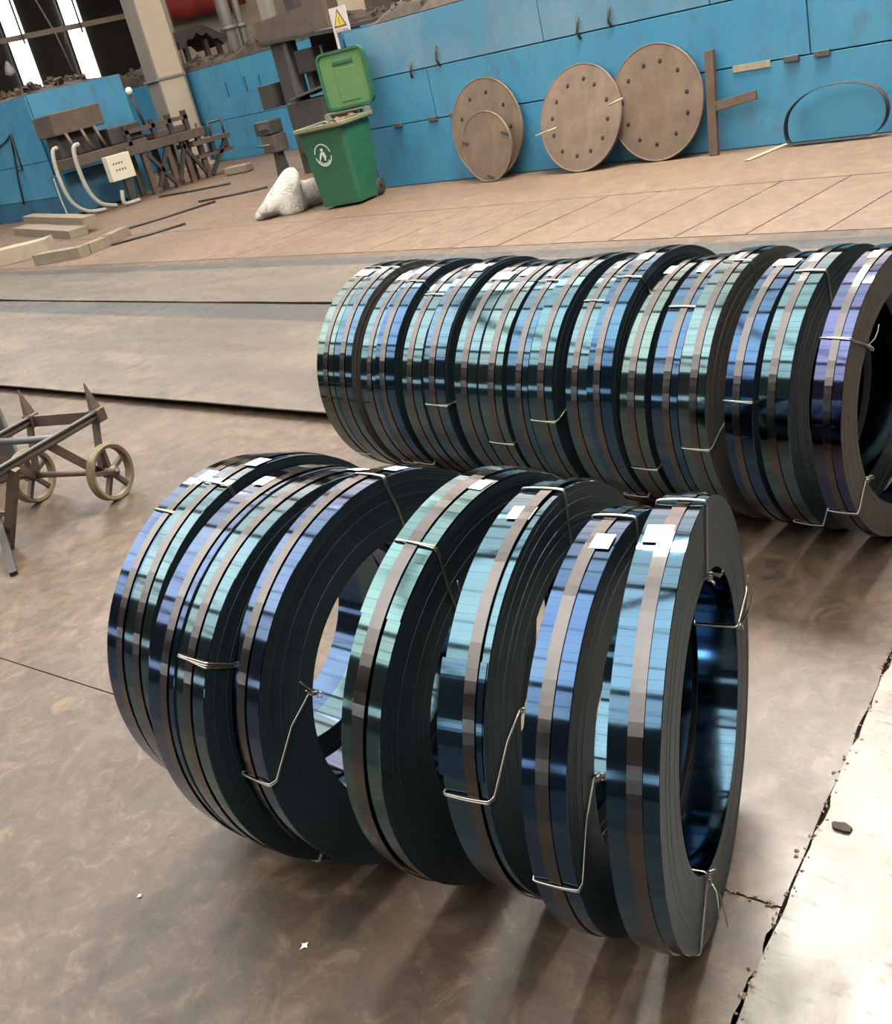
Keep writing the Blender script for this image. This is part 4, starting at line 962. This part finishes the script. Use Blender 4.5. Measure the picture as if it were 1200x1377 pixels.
# ================================================================== TIMBERS
def timber(p, q, wd, ht, label, mat='timber_grey', z=0.0, seed=0, top=None):
    A, B = onG(*p), onG(*q); rr = random.Random(seed); A.z = B.z = z+ht/2+0.002
    d = (B-A); n = 8; x = d.normalized(); y = Vector((0, 0, 1)).cross(x); rings = []
    for i in range(n+1):
        c = A+d*(i/n); k = 1-rr.uniform(0, 0.12)
        rings.append([c+y*(wd/2*k)*sy+Vector((0, 0, ht/2*(k if sz > 0 else 1)))*sz for sy, sz in ((-1, -1), (1, -1), (1, 1), (-1, 1))])
    return tag(loft(rings).build('timber', mat), label, 'timber', 'old timbers on the floor')
timber((72, 338), (-60, 372), 0.42, 0.20, 'thick pale timber beam at the left edge, lying on the floor', 'timber_pale', 0, 1)
timber((30, 313), (108, 318), 0.30, 0.12, 'lower grey plank of the small timber pile by the left wall', 'timber_grey', 0, 2)
timber((44, 306), (126, 311), 0.22, 0.10, 'upper grey plank of the small timber pile by the left wall', 'timber_grey', 0.125, 3)
timber((55, 355), (116, 344), 0.20, 0.13, 'nearest and longest piece of the broken grey timber', 'timber_grey', 0, 4)
timber((118, 341), (146, 330), 0.17, 0.12, 'middle piece of the broken grey timber', 'timber_grey', 0, 5)
timber((147, 328), (170, 317), 0.16, 0.12, 'far piece of the broken grey timber', 'timber_grey', 0, 6)

# ================================================================== CART AT THE LEFT EDGE
ZB = 0.36; c0 = Vector((-4.36, 1.85, ZB)); dr = Vector((0.34, -0.94, 0)).normalized(); dw = Vector((-0.94, -0.34, 0)).normalized()
ct = empty('hand_cart', (c0.x, c0.y, 0), 'rusty steel hand cart with spoked wheels and two spikes, at the left edge', 'cart')
def cl(u, v, z): return dr*u+dw*v+Vector((0, 0, z))
LN, WD = 1.0, 0.40
for v in (0.0, WD):
    MB().tube([cl(0, v, ZB), cl(LN, v, ZB)], 0.019, 10).build('side_rail', 'iron_brown', ct)
    MB().bar(cl(0.01, v-0.012, ZB+0.021), cl(LN, v-0.012, ZB+0.021), 0.022, 0.007).build('rail_strip', 'iron_grey', ct)
    # spike
    base_ = cl(0.0, v, ZB+0.015); mb = MB()
    tip = base_+Vector((-0.015, 0.0, 0.13)); q = 0.026
    mb.add([base_+dr*-q+dw*-q*0.6, base_+dr*q+dw*-q*0.6, base_+dr*q+dw*q*0.6, base_+dr*-q+dw*q*0.6, tip+dr*-0.003, tip+dr*0.003], [(3, 2, 1, 0), (0, 1, 5, 4), (2, 3, 4, 5), (1, 2, 5), (3, 0, 4)])
    mb.build('spike', 'iron_brown', ct)
    MB().box(cl(0.0, v, ZB), (0.055, 0.055, 0.06), Matrix.Rotation(math.atan2(dr.y, dr.x), 3, 'Z')).build('end_socket', 'iron_brown', ct, bevel=0.006)
    MB().bar(cl(0.30, v, ZB-0.01), cl(0.10, v, 0.13), 0.012, 0.035).build('wheel_brace', 'iron_brown', ct)
    MB().bar(cl(0.02, v, ZB-0.01), cl(0.09, v, 0.14), 0.035, 0.012).build('wheel_stay', 'iron_brown', ct)
    o_ = Vector((c0.x, c0.y, 0)); sh = dw*v
    MB().bar(onG(19, 630, 0.35)-o_+sh, onG(11, 738, 0.003)-o_+sh, 0.034, 0.034).build('leg', 'iron_brown', ct)
    MB().bar(onG(-5, 690, 0.14)-o_+sh, onG(19, 773, 0.003)-o_+sh, 0.03, 0.03).build('prop_leg', 'iron_dark', ct)
MB().bar(cl(0.0, 0.02, ZB-0.005), cl(0.0, WD-0.02, ZB-0.005), 0.02, 0.05).build('end_bar', 'iron_brown', ct)
for u in (0.26, 0.60): MB().tube([cl(u, 0.01, ZB+0.005), cl(u, WD, ZB+0.005)], 0.016, 8).build('cross_tube', 'iron_grey', ct)
MB().tube([cl(0.08, -0.03, 0.125), cl(0.08, WD+0.05, 0.125)], 0.014, 10).build('axle', 'iron_brown', ct)
MB().bar(onG(14, 690, 0.15)-Vector((c0.x, c0.y, 0)), onG(14, 690, 0.15)-Vector((c0.x, c0.y, 0))+dw*WD, 0.02, 0.02).build('leg_stretcher', 'iron_brown', ct)
def wheel(v):
    r = 0.125; root = MB(); c = cl(0.08, v, 0.125)
    seg = 48; prof = [(r, -0.017), (r, 0.017), (r-0.006, 0.021), (r-0.020, 0.018), (r-0.020, -0.018), (r-0.006, -0.021)]
    ax = dw; e1 = dr; e2 = Vector((0, 0, 1)); vs = []; n = len(prof)
    for k in range(seg):
        a = 2*PI*k/seg
        for rr_, h in prof: vs.append(c+(e1*math.cos(a)+e2*math.sin(a))*rr_+ax*h)
    root.add(vs, [(k*n+i, ((k+1) % seg)*n+i, ((k+1) % seg)*n+(i+1) % n, k*n+(i+1) % n) for k in range(seg) for i in range(n)], 0, False)
    o = root.build('wheel', 'wheel_cream', ct)
    for i in range(5):
        a = 2*PI*i/5+0.3; d = e1*math.cos(a)+e2*math.sin(a)
        MB().bar(c+d*0.015, c+d*(r-0.014), 0.018, 0.022, up=ax).build('spoke', 'iron_brown', o)
    MB().tube([c-ax*0.03, c+ax*0.03], 0.026, 14).build('hub', 'iron_brown', o)
    MB().tube([c-ax*0.045, c-ax*0.03], 0.012, 8).build('axle_nut', 'iron_grey', o)
wheel(-0.035); wheel(WD+0.045)
p0 = onG(-6, 568, 0.0)
tb = empty('tool_box', (-5.29, 1.62, 0), 'grey sheet-metal box standing behind the cart at the left edge', 'box', rz=-0.35)
MB().box((-0.30, 0, 0.22), (0.6, 0.3, 0.44)).build('case', 'iron_grey', tb, bevel=0.01)
MB().box((-0.30, 0, 0.45), (0.63, 0.33, 0.03)).build('lid', 'iron_grey', tb, bevel=0.006)

# ================================================================== SCRAPS ON THE NEAR FLOOR
for i, (px_, py_, s_, lb) in enumerate(((410, 1272, 0.010, 'small white paper scrap on the dark floor in front of the front row'), (188, 1205, 0.006, 'tiny white fleck left on the floor near the bottom left'))):
    A = onG(px_, py_); mb = MB(); mb.prism([(0, s_), (s_*.35, s_*.3), (s_, 0), (s_*.3, -s_*.3), (0, -s_*1.2), (-s_*.35, -s_*.3), (-s_*.9, 0), (-s_*.3, s_*.35)], 0.0, 0.0012)
    tag(mb.build('paper_scrap', 'paper', None, (A.x, A.y, 0.0008)), lb, 'paper scrap')
A = onG(1133, 1115)
mb = MB(); rr = random.Random(1); mb.prism([((0.016+0.006*rr.random())*math.cos(a), (0.009+0.004*rr.random())*math.sin(a)) for a in [2*PI*i/12 for i in range(12)]], 0, 0.006)
tag(mb.build('dirt_clod', 'joint_dirt', None, (A.x, A.y, 0.0015)), 'dark clod of dirt on the pale slab', 'dirt clod')
